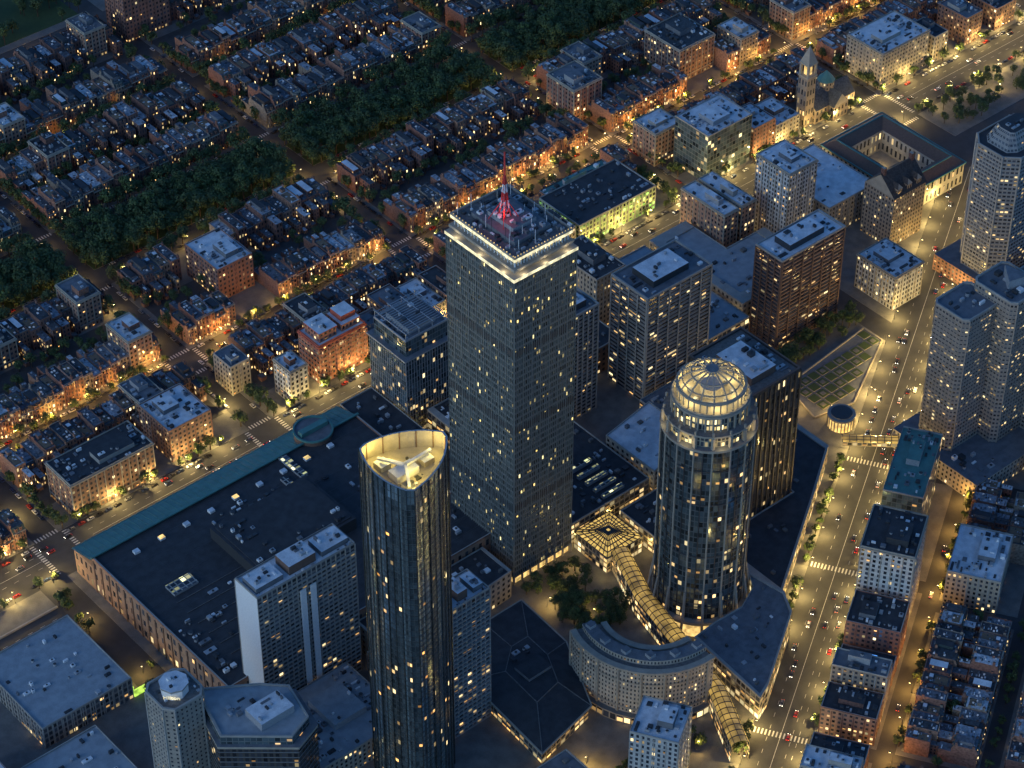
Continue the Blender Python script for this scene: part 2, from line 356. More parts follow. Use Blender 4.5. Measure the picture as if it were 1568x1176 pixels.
def dalton():
    mb=MB(); C=(-104,-265); V=[(-12,20),(26,1),(-13,-21)]
    P=[]
    order=[V[0],V[2],V[1]]
    for i in range(3):
        a=Vector(order[i]);b=Vector(order[(i+1)%3]); mid=(a+b)/2; n=mid.normalized()
        for k in range(10):
            t=(k+.35)/10; p=a.lerp(b,t)+n*5.5*(1-(2*t-1)**2)
            P.append((p.x,p.y))
    mb.prism(P,0,217,'fdal',None,1.7,3.6)
    n=len(P)
    for i in range(n):
        x,y=P[i]; r=math.hypot(x,y); k=1+.3/r
        if i%2==0: mb.beam((x*k,y*k,0),(x*k,y*k,226),.42,'dfin')
        else: mb.beam((x*k,y*k,0),(x*k,y*k,226),.22,'dfin')
    for zf in range(6,60): mb.prism([(x*1.004,y*1.004) for x,y in P],zf*3.6-.15,zf*3.6+.1,'dark',None)
    for i in range(n):
        j=(i+1)%n; Q=[(p[0]*.955,p[1]*.955) for p in (P[i],P[j])]
        mb.wall(P[i],P[j],217,226,'fdal',1.7,3.6,1)
        mb.face([(*P[i],226),(*P[j],226),(*Q[1],226),(*Q[0],226)],'metal')
        mb.face([(*Q[1],216),(*Q[0],216),(*Q[0],226),(*Q[1],226)],'stone')
        if i%2: qx,qy=P[i]; mb.beam((qx*.94,qy*.94,216),(qx*.94,qy*.94,226),.4,'terra')
    mb.face([(x*.955,y*.955,216) for x,y in P],'stone')
    mb.box(-8,-4,216,5,3,220,'white','rwhite'); mb.box(-9,7,216,-3,13,219,'metal','rwhite'); mb.box(9,-3,216,15,3,219,'stone','rwhite'); mb.box(-9,-14,216,-5,-8,220,'white','rgrey')
    clutter(mb,-9,-7,-5,-4.3,216,3,.8); clutter(mb,-2,4,8,8,216,8,.9); clutter(mb,-4,-10,6,-5,216,8,.9)
    for k in range(3):
        a=Vector(V[k])*.6; mb.beam((0,0,221),(a.x,a.y,221),1.4,'rwhite')
    o=mb.obj('curved_glass_tower',*C)
    for x,y in ((-8,15),(18,0),(-9,-16),(0,-8),(-1,9)):
        l=bpy.data.objects.new('crown_light',CROWN); COL.objects.link(l); l.location=(x,y,223.5); l.parent=o
dalton()
M['win111']=facade('crown_lit_bays',[(.3,.28,.22)],.7,.8,.8,None,es=1.6,warm=(1,.7,.2))
DOME=plight('dome_lamp',3600,(1,.76,.28)); DOME2=plight('terrace_lamp',1100,(1,.72,.28))
def t111():
    mb=MB(); n=32; r=25
    def ring(rr): return [(rr*math.cos(2*math.pi*(i+.5)/n),rr*math.sin(2*math.pi*(i+.5)/n)) for i in range(n)]
    P=ring(r)
    mb.prism(ring(28),0,9,'win',None,P2=ring(27)); mb.prism(ring(28.5),9,11,'stone','stone',bottom=True)
    mb.prism(P,11,134,'f111',None,2.45,3.8,1)
    for i in range(n):
        x,y=P[i]; 
        mb.beam((x*1.012,y*1.012,11),(x*1.012,y*1.012,134),.4 if i%2 else .7,'stone' if i%2==0 else 'dark')
        if i%2==0: mb.beam((x*1.2,y*1.2,0),(x*1.02,y*1.02,30),1.1,'stone')
    for z in (20,58,96,120): mb.prism(ring(25.35),z,z+.6,'dark','dark',bottom=True)
    mb.prism(ring(26),134,135.5,'stone','rgrey',bottom=True)
    P=ring(22.5); mb.prism(P,135.5,143,'win111',None,2.2,3.7,1)
    for i in range(n):
        x,y=P[i]; 
        if i%2==0: mb.box(x*1.07-.8,y*1.07-.8,135.5,x*1.07+.8,y*1.07+.8,143,'stone')
    mb.prism(ring(24.5),143,144.2,'stone','gravel',bottom=True)
    for i in range(0,n,2):
        x,y=ring(24)[i]; mb.box(x-.5,y-.5,144.2,x+.5,y+.5,146.5,'stone')
    P=ring(19.5); mb.prism(P,144.2,152,'win111',None,1.9,4,1)
    for i in range(n):
        x,y=P[i]
        mb.beam((x*1.05,y*1.05,144.2),(x*1.05,y*1.05,154),.8,'stone')
    def torus(rad_,z,w,mt):
        q=ring(rad_); 
        for i in range(n): mb.beam((*q[i],z),(*q[(i+1)%n],z),w,mt)
    mb.prism(ring(21),153,154.3,'stone','stone',bottom=True)
    P=ring(18)
    for i in range(n):
        x,y=P[i]; mb.beam((x,y,154.3),(x,y,161),.6,'stone')
        if i%2==0:
            pts=[(x*math.cos(t)*.97,y*math.cos(t)*.97,160+10*math.sin(t)) for t in [0,.3,.6,.9,1.2,1.45]]
            for a,b in zip(pts,pts[1:]): mb.beam(a,b,.75,'stone')
    torus(18,161,1.4,'stone'); torus(20,155,1.0,'stone'); torus(11,167.6,.7,'stone'); torus(15.5,164.2,.5,'stone')
    mb.cyl(0,0,3.4,168.5,170.5,'stone','rgrey',16)
    mb.cyl(0,0,6,154.3,160,'stone','metal',16); 
    for k in range(8):
        a=k*math.pi/4; mb.box(11*math.cos(a)-1,11*math.sin(a)-1,154.3,11*math.cos(a)+1,11*math.sin(a)+1,156.5,'metal')
    o=mb.obj('domed_office_tower',97,-266)
    for k in range(6):
        a=k*math.pi/3; l=bpy.data.objects.new('dome_light',DOME); COL.objects.link(l); l.location=(14*math.cos(a),14*math.sin(a),158.5); l.parent=o
    for k in range(8):
        a=k*math.pi/4+.3; l=bpy.data.objects.new('terrace_light',DOME2); COL.objects.link(l); l.location=(26.5*math.cos(a),26.5*math.sin(a),139); l.parent=o
t111()
M['trim101']=plain('bronze_fins',(.09,.075,.06),(.06,.05,.045),.5,.4)
M['win101']=facade('lit_top_arcade',[(.08,.06,.04)],.6,.7,.55,None,es=1.5,warm=(1,.6,.15))
def slab101():
    mb=MB(); W,D,h=40,48,106; P=rect(W,D)
    mb.prism(P,0,h-7,'f101',None,2.2,3.7)
    for (a,b,nw) in (((0,0),(W,0),10),((0,D),(0,0),12),((W,0),(W,D),12),((W,D),(0,D),10)):
        L=math.hypot(b[0]-a[0],b[1]-a[1]); dx,dy=(b[0]-a[0])/L,(b[1]-a[1])/L; nx,ny=dy,-dx
        for i in range(nw+1):
            t=i*L/nw; x=a[0]+dx*t+nx*.3; y=a[1]+dy*t+ny*.3
            mb.beam((x,y,8),(x,y,h-1),.9,'trim101')
        mb.wall(a,b,h-7,h-1,'win101',L/nw/2,6,1)
    mb.roof(P,h-1,'dark','gravel',1.2,1.6,'terra')
    mb.box(9,8,h-1,28,36,h+4,'terra','rwhite'); clutter(mb,10,9,27,35,h+4,18,1.2)
    clutter(mb,2,2,8.5,D-2,h-1,20); clutter(mb,29,2,W-2,D-2,h-1,24)
    mb.obj('dark_slab_office',150,-245)
slab101()
# ---------------------------------------------------------------- hotel slabs and named towers
def hotelslab(x,y,dx,dy,h,name):
    mb=MB(); P=rect(dx,dy)
    mb.wall((0,0),(dx,0),0,h,'fbalc',3.2,3.1,0); mb.wall((dx,0),(dx,dy),0,h,'conc'); mb.wall((dx,dy),(0,dy),0,h,'fbalc',3.2,3.1,0); mb.wall((0,dy),(0,0),0,h,'white')
    for yy,s in ((0,-1),(dy,1)):
        k=0.0
        while k<=dx+.01:
            mb.beam((k,yy+s*.35,0),(k,yy+s*.35,h),.4,'conc'); k+=dx/round(dx/6.4)
        for f in range(int(h/3.1)): mb.box(.3,min(yy+s*.9,yy),f*3.1,dx-.3,max(yy+s*.9,yy),f*3.1+.45,'conc',bottom=True)
    if dx>50:
        for px in (26,32.5): mb.box(px,-1.6,0,px+3.6,-.95,h-10,'white')
    mb.roof(P,h,'conc','rwhite',.6,1.2,'conc')
    s=dx/3
    for i in range(3): mb.box(i*s+2,3,h,i*s+s-2,dy-4,h+(3.5 if i!=1 else 6),'rgrey' if i!=1 else 'terra','rwhite'); clutter(mb,i*s+2.5,4,i*s+s-2.5,dy-5,h+(3.5 if i!=1 else 6),9)
    clutter(mb,1,.8,dx-1,2.9,h,10,.6)
    mb.obj(name,x,y)
hotelslab(-141,-185,63,19,95,'hotel_slab'); hotelslab(-77,-256,31,18,95,'hotel_slab')
def apt(name,x,y,dx,dy,h,wall,roof='rwhite'):
    mb=MB(); P=rect(dx,dy)
    mb.prism(P,0,h,wall,None,3.2,2.95)
    f=0
    while f*2.95<h:
        mb.box(-.5,-.5,f*2.95,dx+.5,dy+.5,f*2.95+.35,'conc' if 'brown' not in wall else 'terra',bottom=True); f+=1
    for i in range(7):
        mb.box(i*dx/6-.5,-.9,0,i*dx/6+.5,-.51,h,'terra' if 'brown' in wall else 'conc')
    for i in range(5):
        mb.box(-.9,i*dy/4-.5,0,-.51,i*dy/4+.5,h,'terra' if 'brown' in wall else 'conc')
    mb.roof([(-.6,-.6),(dx+.6,-.6),(dx+.6,dy+.6),(-.6,dy+.6)],h+.3,'conc','rwhite' if 'brown' in wall else 'rgrey',1,1.2,'conc')
    mb.box(dx*.2,dy*.2,h+.3,dx*.75,dy*.8,h+5,'dark' if roof=='rwhite' else 'conc',roof); clutter(mb,dx*.25,dy*.25,dx*.7,dy*.75,h+5,8)
    clutter(mb,1.5,1.5,dx*.18,dy-1.5,h+.3,12); clutter(mb,dx*.78,1.5,dx-1.5,dy-1.5,h+.3,14)
    mb.obj(name,x,y)
apt('apartment_tower',189,-122,52,31,80,'fband'); apt('apartment_tower',140,-106,24,19,80,'fband'); apt('apartment_tower',285,-139,54,22,70,'fbrown'); 
building('brick_office_tower',209,-56,24,40,45,'ftan','rdark',ch=3.6)
def b888():
    mb=MB(); mb.prism(rect(36,34),0,60,'fglass',None,2,4); mb.prism([(2,2),(34,2),(34,32),(2,32)],60,72,'fglass',None,2,4,1)
    mb.box(-1.5,-1.5,60,37.5,35.5,61,'metal','rgrey',bottom=True)
    for i in range(19): mb.beam((i*2,-.3,4),(i*2,-.3,60),.2,'metal'); mb.beam((-.3,i*34/18,4),(-.3,i*34/18,60),.2,'metal')
    for f in range(1,15): mb.box(-.25,-.25,f*4,36.25,34.25,f*4+.5,'rgrey',bottom=True)
    mb.roof([(2,2),(34,2),(34,32),(2,32)],72,'metal','rgrey',.6,1.3,'metal')
    mb.box(8,6,72,28,28,76,'metal','rgrey'); 
    for i in range(15): mb.beam((3,3+i*2,77),(33,3+i*2,77),.3,'metal')
    for x in (3,13,23,33):
        mb.beam((x,2,77),(x,33,77),.4,'metal')
        for y in (3,32): mb.beam((x,y,72),(x,y,77),.4,'metal')
    clutter(mb,9,7,27,27,76,8); clutter(mb,3,3,7,30,72,12)
    mb.obj('glass_office_block',60,-54); SKIP.append((58,-56,98,-18))
b888()
M['red2']=plain('red_trim',(.45,.10,.06),(.33,.08,.05))
def pink():
    mb=MB(); mb.prism(rect(36,21),0,30,'fpink',None,3,3.6); mb.roof(rect(36,21),30,'red2','rwhite',.5,1,'red2')
    mb.box(-.5,-.5,28.6,36.5,21.5,29.9,'red2',bottom=True)
    mb.box(3,3,30,16,18,37,'fpink','rwhite',cw=3); mb.box(20,3,30,34,18,35,'fpink','rwhite'); mb.box(22,6,35,33,17,39,'red2','rwhite')
    mb.box(2.5,2.5,36.6,16.5,18.5,37.3,'red2','rwhite'); clutter(mb,4,4,15,17,37.3,6)
    for z in (8,12,16,20,24): mb.box(-.15,-.15,z,36.15,21.15,z+.4,'stone',bottom=True)
    for i in range(7): mb.prism([(i*5.5+1,0),(i*5.5+1.6,-1),(i*5.5+3.4,-1),(i*5.5+4,0)],6,27,'fpink','red2',1,3.6,1)
    mb.obj('red_brick_office',50,19); SKIP.append((48,14,88,42))
pink()
building('white_corner_building',25,15,13,17,26,'fwhite','rwhite',cornice=True)
building('stone_house_block',3,46,14,18,22,'ftan','rgrey')
building('brick_apartment_house',51,126,27,36,25,'fbrick','rwhite')
building('limestone_hotel',361,-71,25,30,62,'fwhite','rwhite',cornice=True,cw=2.6)
building('library_annex',393,-79,44,58,24,'ftan','rwhite',pent=0,nc=18)
for i in (0,1): building('brick_office_tower',320+i*15.5,-55,12.5,40,40,'fbrick','rwhite',cornice=True)
building('connector_building',332.9,-50,2.2,30,34,'dark','rdark',pent=0,nc=0)
M['flib']=facade('library_granite',[(.38,.36,.32)],.42,.6,.15,None,es=1.2)
def library():
    mb=MB(); W,D,h=58,76,17
    mb.prism(rect(W,D),0,h,'flib',None,4,8)
    a,b=14,14; I=[(a,b),(W-a,b),(W-a,D-b),(a,D-b)]
    for i in range(4): mb.wall(I[(i+1)%4],I[i],.2,h,'flib',4,8)
    O=[(-.8,-.8),(W+.8,-.8),(W+.8,D+.8),(-.8,D+.8)]; r=6.5
    Rg=[(r,r),(W-r,r),(W-r,D-r),(r,D-r)]
    for i in range(4):
        j=(i+1)%4
        mb.face([(*O[i],h),(*O[j],h),(*Rg[j],h+5),(*Rg[i],h+5)],'terra'); mb.face([(*Rg[i],h+5),(*Rg[j],h+5),(*I[j],h),(*I[i],h)],'terra')
        mb.beam((*Rg[i],h+5.1),(*Rg[j],h+5.1),.8,'copper'); mb.beam((*O[i],h+.2),(*O[j],h+.2),.9,'copper')
    mb.face([(x,y,.2) for x,y in I],'stone')
    mb.cyl(W/2,D/2,4,.2,.9,'stone','dark',12)
    o=mb.obj('library_building',449,-95); SKIP.append((445,-98,512,-15))
    l=bpy.data.objects.new('courtyard_light',plight('courtyard_lamp',2500,(1,.7,.25))); COL.objects.link(l); l.location=(W/2,D/2+10,6); l.parent=o
library()
def gable():
    mb=MB(); W,D,h=30,26,40
    mb.prism(rect(W,D),0,h,'ftan',None,2.6,3.4)
    mb.face([(-.5,-.5,h),(W+.5,-.5,h),(W+.5,D/2,h+13),(-.5,D/2,h+13)],'slate'); mb.face([(W+.5,D+.5,h),(-.5,D+.5,h),(-.5,D/2,h+13),(W+.5,D/2,h+13)],'slate')
    for x in (-.02,W+.02): mb.face([(x,0,h),(x,D,h),(x,D/2,h+12.8)],'stone')
    for x in (4,13,22):
        mb.box(x,1,h,x+4,5,h+5,'ftan','slate',cw=2); mb.face([(x-.3,.7,h+5),(x+4.3,.7,h+5),(x+2,2.8,h+8)],'stone'); mb.face([(x-.3,.7,h+5),(x+2,2.8,h+8),(x+2,8,h+8),(x-.3,8,h+5)],'slate'); mb.face([(x+4.3,8,h+5),(x+2,8,h+8),(x+2,2.8,h+8),(x+4.3,.7,h+5)],'slate')
    for x in (1,W-3): mb.box(x,D/2-1.5,h+9,x+2,D/2+1.5,h+17,'brickp','stone')
    mb.obj('gabled_stone_hotel',416,-113); SKIP.append((414,-115,450,-84))
gable()
building('ornate_white_building',370,-159,26,33,26,'fwhite','rwhite',cornice=True,cw=2.6)
def church():
    mb=MB()
    def gb(x0,y0,x1,y1,h,r,ax):
        mb.box(x0,y0,0,x1,y1,h,'ftan','slate',cw=4,ch=6)
        if ax=='x':
            m=(y0+y1)/2; mb.face([(x0,y0-.4,h),(x1,y0-.4,h),(x1,m,h+r),(x0,m,h+r)],'slate'); mb.face([(x1,y1+.4,h),(x0,y1+.4,h),(x0,m,h+r),(x1,m,h+r)],'slate')
            for x in (x0-.01,x1+.01): mb.face([(x,y0,h),(x,y1,h),(x,m,h+r)],'stone')
        else:
            m=(x0+x1)/2; mb.face([(x0-.4,y1,h),(x0-.4,y0,h),(m,y0,h+r),(m,y1,h+r)],'slate'); mb.face([(x1+.4,y0,h),(x1+.4,y1,h),(m,y1,h+r),(m,y0,h+r)],'slate')
            for y in (y0-.01,y1+.01): mb.face([(x0,y,h),(x1,y,h),(m,y,h+r)],'stone')
    gb(9,0,48,18,11,9,'x'); gb(22,-5,36,32,11.01,8.6,'y')
    mb.cyl(29,11,6,14,24,'ftan','copper',8); mb.cyl(29,11,6.6,24,31,'copper',n=8,r2=.3)
    mb.box(0,2,0,8.5,10.5,40,'ftan',cw=2.5,ch=8)
    mb.box(-.5,1.5,40,9,11,41.2,'stone',bottom=True)
    for sx in (0,7): 
        for sy in (2,9): mb.box(sx,sy,41.2,sx+1.5,sy+1.5,50,'stone')
    mb.box(2.4,4.3,41.2,6.2,8.3,50,'win'); mb.box(-.3,1.7,50,8.8,10.8,51.2,'stone',bottom=True)
    mb.prism([(0,2),(8.5,2),(8.5,10.5),(0,10.5)],51.2,64,'stone',None,P2=[(4.2,6.2),(4.3,6.2),(4.3,6.3),(4.2,6.3)])
    mb.obj('stone_church',472,18); SKIP.append((470,12,522,52))
church()
def westin():
    mb=MB(); P=[(0,6),(8,-2),(34,-2),(46,8),(46,26),(38,34),(8,34),(0,26)]
    mb.prism(P,12,105,'fwest',None,2.6,3.0); mb.prism([(-6,-8),(60,-8),(60,44),(-6,44)],0,12,'fbrick','rgrey')
    for f in range(31): mb.prism([(23+(x-23)*1.012,16+(y-16)*1.012) for x,y in P],12+f*3,12.5+f*3,'conc','conc')
    mb.prism([(6,8),(12,4),(32,4),(40,10),(40,24),(34,29),(11,29),(6,24)],105,116,'fwest','rdark',2.6,3,1,P2=[(12,12),(14,10),(30,10),(34,13),(34,20),(31,24),(14,24),(12,20)])
    for x,y in P: mb.beam((x,y,12),(x,y,106),1,'conc')
    mb.roof(P,105.2,'conc','rdark',.6,1); clutter(mb,14,12,30,20,116,6); mb.obj('hotel_tower',428,-190)
westin()
M['mband']=plain('precast_band',(.32,.28,.24),(.24,.21,.185),.3)
M['ftan2']=facade('cream_brick',[(.38,.335,.28)],.42,.5,.1,.5,es=1.4)
def marriott():
    mb=MB()
    boxes=[((0,0),(30,26),112),((26,-12),(54,20),118),((50,-30),(84,12),114)]
    for k,((x0,y0),(x1,y1),h) in enumerate(boxes):
        c=3; P=[(x0+c,y0),(x1-c,y0),(x1,y0+c),(x1,y1-c),(x1-c,y1),(x0+c,y1),(x0,y1-c),(x0,y0+c)]
        mb.prism(P,0,h,'fmarr',None,2.4,3.0); mb.roof(P,h,'conc','rgrey',.8,1.3)
        cx,cy=(x0+x1)/2,(y0+y1)/2
        for f in range(5,int(h/3)): mb.prism([(cx+(x-cx)*1.012,cy+(y-cy)*1.012) for x,y in P],f*3-.25,f*3+.25,'mband',None)
        clutter(mb,x0+4,y0+4,x1-4,y1-4,h,12,1.3)
        mb.beam((x0+c,y0-.3,8),(x0+c,y0-.3,h),.7,'mband')
    mb.prism([(34,0),(48,-4),(44,12)],118,125,'metal','rgrey'); mb.prism([(56,-22),(78,-24),(66,2)],114,122,'metal','rgrey')
    mb.prism([(-8,-30),(96,-30),(96,36),(-8,36)],0,14,'ftan2','rgrey'); clutter(mb,-6,-28,20,-4,14,14,1.3)
    mb.obj('brown_hotel_tower',283,-283,0,0)
marriott()
def hb(name,a,n,da,dn,h,wall,roof,**k):
    x,y=H(a,n); return building(name,x,y,da,dn,h,wall,roof,ang=HA,**k)
hb('glass_roof_building',182,-40,57,23,43,'fglass','copper'); 
hb('white_apartment_tower',118,-47,35,30,58,'fwhite','rdark',cornice=True,cw=3.4,pentmat='dark')
hb('white_office_block',149,-92,40,30,24,'ftan','rwhite')
for i,(a,w,h,wl,rf) in enumerate(((-88,22,18,'fbrick','rdark'),(-64,20,24,'ftan','rgrey'),(-42,22,14,'fbrick','rdark'),(-18,16,28,'ftan','rwhite'),(0,18,16,'fbrick','rdark'),(32,20,20,'fbrick','rdark'),(54,14,30,'ftan','rgrey'),(70,16,15,'fbrick','rdark'),(88,26,30,'fbrick','rdark'))):
    hb('commercial_building',a,-48,w-1,30,h,wl,rf,pent=0 if a==70 else 1,nc=0 if a==70 else None)
mb=MB(); mb.box(0,0,0,9,6,.8,'stone','pool'); mb.obj('rooftop_pool',*H(73,-38),15.02,HA)
hb('white_modern_tower',-38,41,26,26,45,'fwhite','rwhite')
# ---------------------------------------------------------------- convention centre
M['skyl']=facade('skylight_glass',[(.3,.3,.28)],.8,.8,.8,None,es=1.2,warm=(.8,.9,.4),pale=(1,.95,.5)); M['fhyn']=facade('convention_wall',[(.27,.17,.12)],.4,.5,.15,.5,es=1.1); M['shopg']=facade('arcade_glass',[(.3,.26,.2)],.8,.7,.4,.8,es=1.5)
def hynes():
    mb=MB(); W,D,h=186,130,25
    mb.wall((0,0),(W,0),0,h,'fhyn',5,8); mb.wall((W,0),(W,D),0,h,'terra'); mb.wall((0,D),(0,0),0,h,'fhyn',6,8)
    for i in range(18): mb.box(-.5,i*7.5,0,-.003,i*7.5+.9,h-1,'terra')
    mb.roof(rect(W,D),h,'brickp','rdark',.8,1.3,'conc')
    y0,y1=D,D+19
    mb.wall((0,y1),(0,y0),0,19,'fhyn',5,8); mb.wall((W,y1),(0,y1),0,19,'shopg',5,8); mb.wall((W,y0),(W,y1),0,19,'fhyn',5,8)
    mb.face([(-1,y1+1,18.5),(W+1,y1+1,18.5),(W+1,y0+.1,24.3),(-1,y0+.1,24.3)],'copper')
    for i in range(47): mb.beam((i*4,y1+1,18.65),(i*4,y0,24.45),.35,'copper')
    mb.face([(-.2,y0,19),(-.2,y1,19),(-.2,y0,24.3)],'terra')
    mb.box(-1,y0-2.2,26.35,W+1,y0-.8,27.2,'copper')
    mb.box(60,53,h,127,100,h+8,'dark','rdark'); mb.box(62,55,h+8,125,98,h+8.6,'rdark'); clutter(mb,63,56,80,97,h+8.6,16); clutter(mb,80,56,124,66,h+8.6,10)
    for (x,y,w,d) in ((18,75,16,9),(128,106,5,22),(118,101,4,12),(70,8,14,6)): mb.box(x,y,h,x+w,y+d,h+1.6,'metal','skyl',cw=2)
    for i in range(9): mb.box(20+i*17,D-14,h,23.5+i*17,D-11,h+1.5,'white','win' if i%3==1 else 'rwhite')
    clutter(mb,3,8,14,55,h,60,1.1); clutter(mb,134,10,180,100,h,60,1.2); clutter(mb,20,5,58,70,h,22); clutter(mb,60,102,116,114,h,22)
    for i in range(6): mb.box(16,20+i*10,h,60,20.3+i*10,h+.4,'gravel')
    for i in range(11): mb.box(1,10+i*11,h,W-1,10.3+i*11,h+.06,'dark')
    cx,cy=157,D+3
    mb.cyl(cx,cy,11.5,0,28,'terra','rgrey',32); 
    for i in range(32):
        a=i*math.pi/16; b=a+math.pi/16
        mb.beam((cx+11.5*math.cos(a),cy+11.5*math.sin(a),28.5),(cx+11.5*math.cos(b),cy+11.5*math.sin(b),28.5),1.1,'copper')
    mb.box(cx-9.5,cy-2,28,cx+9.5,cy+2,31,'copper'); 
    mb.obj('convention_centre',-154,-170)
hynes()
building('low_podium',-150,-240,60,52,16,'ftan','rblue',skip=False)
building('low_podium',-76,-232,26,44,14,'ftan','rdark',skip=False)
def hilton():
    mb=MB(); P=[(0,5),(4,0),(20,0),(24,5),(24,20),(19,24),(4,24),(0,20)]
    mb.prism(P,0,85,'fhot',None,2.6,3.0); mb.roof(P,85,'conc','gravel',.8,1.2); mb.cyl(12,12,7.2,85,91,'white','rwhite',8); mb.cyl(12,12,7.6,90.2,91.3,'conc','rwhite',8); clutter(mb,8,8,16,16,91.3,4,.7)
    for x,y in P: mb.beam((x,y,0),(x,y,85),.8,'conc')
    clutter(mb,2,2,6,20,85,6,.7); clutter(mb,18,3,22,20,85,6,.7)
    o=mb.obj('hotel_block',-216,-213)
    c=bpy.data.curves.new('sign','FONT'); c.body='Hilton'; c.size=3.4; c.align_x='CENTER'; c.extrude=.1
    t=bpy.data.objects.new('sign_letters',c); COL.objects.link(t); c.materials.append(M['win2']); t.parent=o; t.location=(6.6,6.3,86.6); t.rotation_euler=(rad(90),0,rad(-45))
hilton()
def h2():
    mb=MB(); P=[(0,4),(30,-22),(46,-16),(52,10),(40,22),(10,42)]
    mb.prism(P,0,64,'f101',None,3,3.6); mb.prism([(x*.9+2,y*.9+1) for x,y in P],64,70,'fglass',None,3,3,1)
    for f in range(1,18): mb.prism([(26+(x-26)*1.01,10+(y-10)*1.01) for x,y in P],f*3.6-.3,f*3.6+.3,'rgrey',None)
    mb.prism([(x*1.02-.4,y*1.02) for x,y in P],63.5,65,'stone','rgrey',bottom=True); mb.roof([(x*.9+2,y*.9+1) for x,y in P],70,'conc','rblue',.6,1)
    mb.box(20,-6,70,40,8,75,'metal','rwhite'); clutter(mb,21,-5,39,7,75,6); clutter(mb,12,8,30,24,70,10)
    mb.obj('curved_office_block',-200,-234)
h2()
def crescent():
    mb=MB(); c=(46,-282); n=22; ri,ro=27,46; h=38; a0,a1=rad(158),rad(272)
    def p(r,t): return (c[0]+r*math.cos(t),c[1]+r*math.sin(t))
    T=[a0+(a1-a0)*i/n for i in range(n+1)]
    for i in range(n):
        a,b=T[i],T[i+1]
        mb.wall(p(ro,a),p(ro,b),0,h,'ftan2',2.2,3.3); mb.wall(p(ri,b),p(ri,a),0,h,'ftan2',1.7,3.3)
        for r0,r1,z,mt in ((ro+.9,ro-2.5,h,'stone'),(ri+2.5,ri-.9,h,'stone')):
            mb.face([(*p(r0,a),z+1),(*p(r0,b),z+1),(*p(r1,b),z+1),(*p(r1,a),z+1)],mt)
            mb.face([(*p(r0,a),z-.5),(*p(r0,b),z-.5),(*p(r0,b),z+1),(*p(r0,a),z+1)],mt); mb.face([(*p(r1,b),z),(*p(r1,a),z),(*p(r1,a),z+1),(*p(r1,b),z+1)],mt)
        mb.face([(*p(ro+.5,a),9),(*p(ro+.5,b),9),(*p(ro+.5,b),10.2),(*p(ro+.5,a),10.2)],'stone'); mb.face([(*p(ro+.5,a),29),(*p(ro+.5,b),29),(*p(ro+.5,b),29.8),(*p(ro+.5,a),29.8)],'stone')
        mb.face([(*p(ro-2.5,a),h),(*p(ro-2.5,b),h),(*p(ri+2.5,b),h),(*p(ri+2.5,a),h)],'gravel')
        mb.wall(p(ro-6,a),p(ro-6,b),h,h+3.4,'ftan2',2,3.4,1); mb.wall(p(ri+6,b),p(ri+6,a),h,h+3.4,'ftan2',2,3.4,1)
        mb.face([(*p(ro-6,a),h+3.4),(*p(ro-6,b),h+3.4),(*p(ri+6,b),h+3.4),(*p(ri+6,a),h+3.4)],'rgrey')
        if i%4==1:
            x,y=p((ri+ro)/2,a); mb.box(x-2,y-2,h+3.4,x+2,y+2,h+5.5,'metal','rgrey')
        if i%3==0:
            x,y=p(ro+.2,a); mb.beam((x,y,0),(x,y,h),1.3,'stone')
    for t,s in ((a0,1),(a1,0)):
        q=(p(ri,t),p(ro,t)) if s else (p(ro,t),p(ri,t)); mb.wall(*q,0,h,'ftan2',3,3.3)
    mb.prism([p(ro+3,a0+(a1-a0)*i/12) for i in range(13)]+[p(ri+4,a1),p(ri+4,a0)],0,6,'shopg','walk',4,6)
    mb.obj('crescent_apartment_building')
crescent()
def poly(name,P,h,wall,roof,nc=0,sk=()):
    mb=MB(); mb.prism(P,0,h,wall,None,4,4); mb.roof(P,h,'conc',roof,.5,.9)
    xs=[p[0] for p in P]; ys=[p[1] for p in P]
    def inside(x,y):
        c=False
        for i in range(len(P)):
            (xa,ya),(xb,yb)=P[i],P[i-1]
            if (ya>y)!=(yb>y) and x<(xb-xa)*(y-ya)/(yb-ya)+xa: c=not c
        return c
    for (x,y,w,d) in sk: mb.box(x,y,h,x+w,y+d,h+2.4,'metal','skyl',cw=2)
    for i in range(nc*3):
        x=R.uniform(min(xs),max(xs)); y=R.uniform(min(ys),max(ys)); w=R.uniform(.8,3.5)
        if any(a-4<x<a+c+1 and b-4<y<b+d+1 for a,b,c,d in sk): continue
        if all(inside(x+a,y+b) for a in (-3,5) for b in (-3,5)): mb.box(x,y,h,x+w,y+R.uniform(.8,3),h+R.uniform(.6,2.2),R.choice(['metal','dark','white','rgrey','gravel']))
    return mb.obj(name)
poly('podium_building',[(64,-297),(60,-352),(70,-348),(118,-318),(126,-304),(122,-280),(116,-290),(100,-297),(80,-296)],17,'shopg','rgrey',18)
poly('podium_building',[(126,-302),(196,-258),(236,-232),(236,-190),(192,-190),(192,-247),(126,-247)],12,'shopg','rdark',26)
poly('shopping_mall',[(104,-245),(148,-245),(148,-194),(104,-194)],13,'shopg','rdark',26)
poly('shopping_mall',[(72,-186),(134,-186),(134,-112),(72,-112)],15,'shopg','rdark',40,[(102,-182+i*7,16,2.6) for i in range(5)])
poly('shopping_mall',[(72,-108),(134,-108),(134,-22),(100,-22),(100,-58),(72,-58)],18,'shopg','rdark',40)
poly('shopping_mall',[(34,-130),(58,-130),(58,-22),(34,-22)],20,'shopg','rdark',18)
poly('retail_building',[(136,-188),(176,-180),(176,-140),(136,-146)],20,'ftan','rwhite',8)
poly('retail_building',[(180,-186),(238,-186),(238,-128),(180,-128)],11,'shopg','rgrey',40,[(190,-160,30,4)])
poly('retail_building',[(245,-120),(280,-120),(280,-24),(245,-24)],18,'shopg','rblue',30)
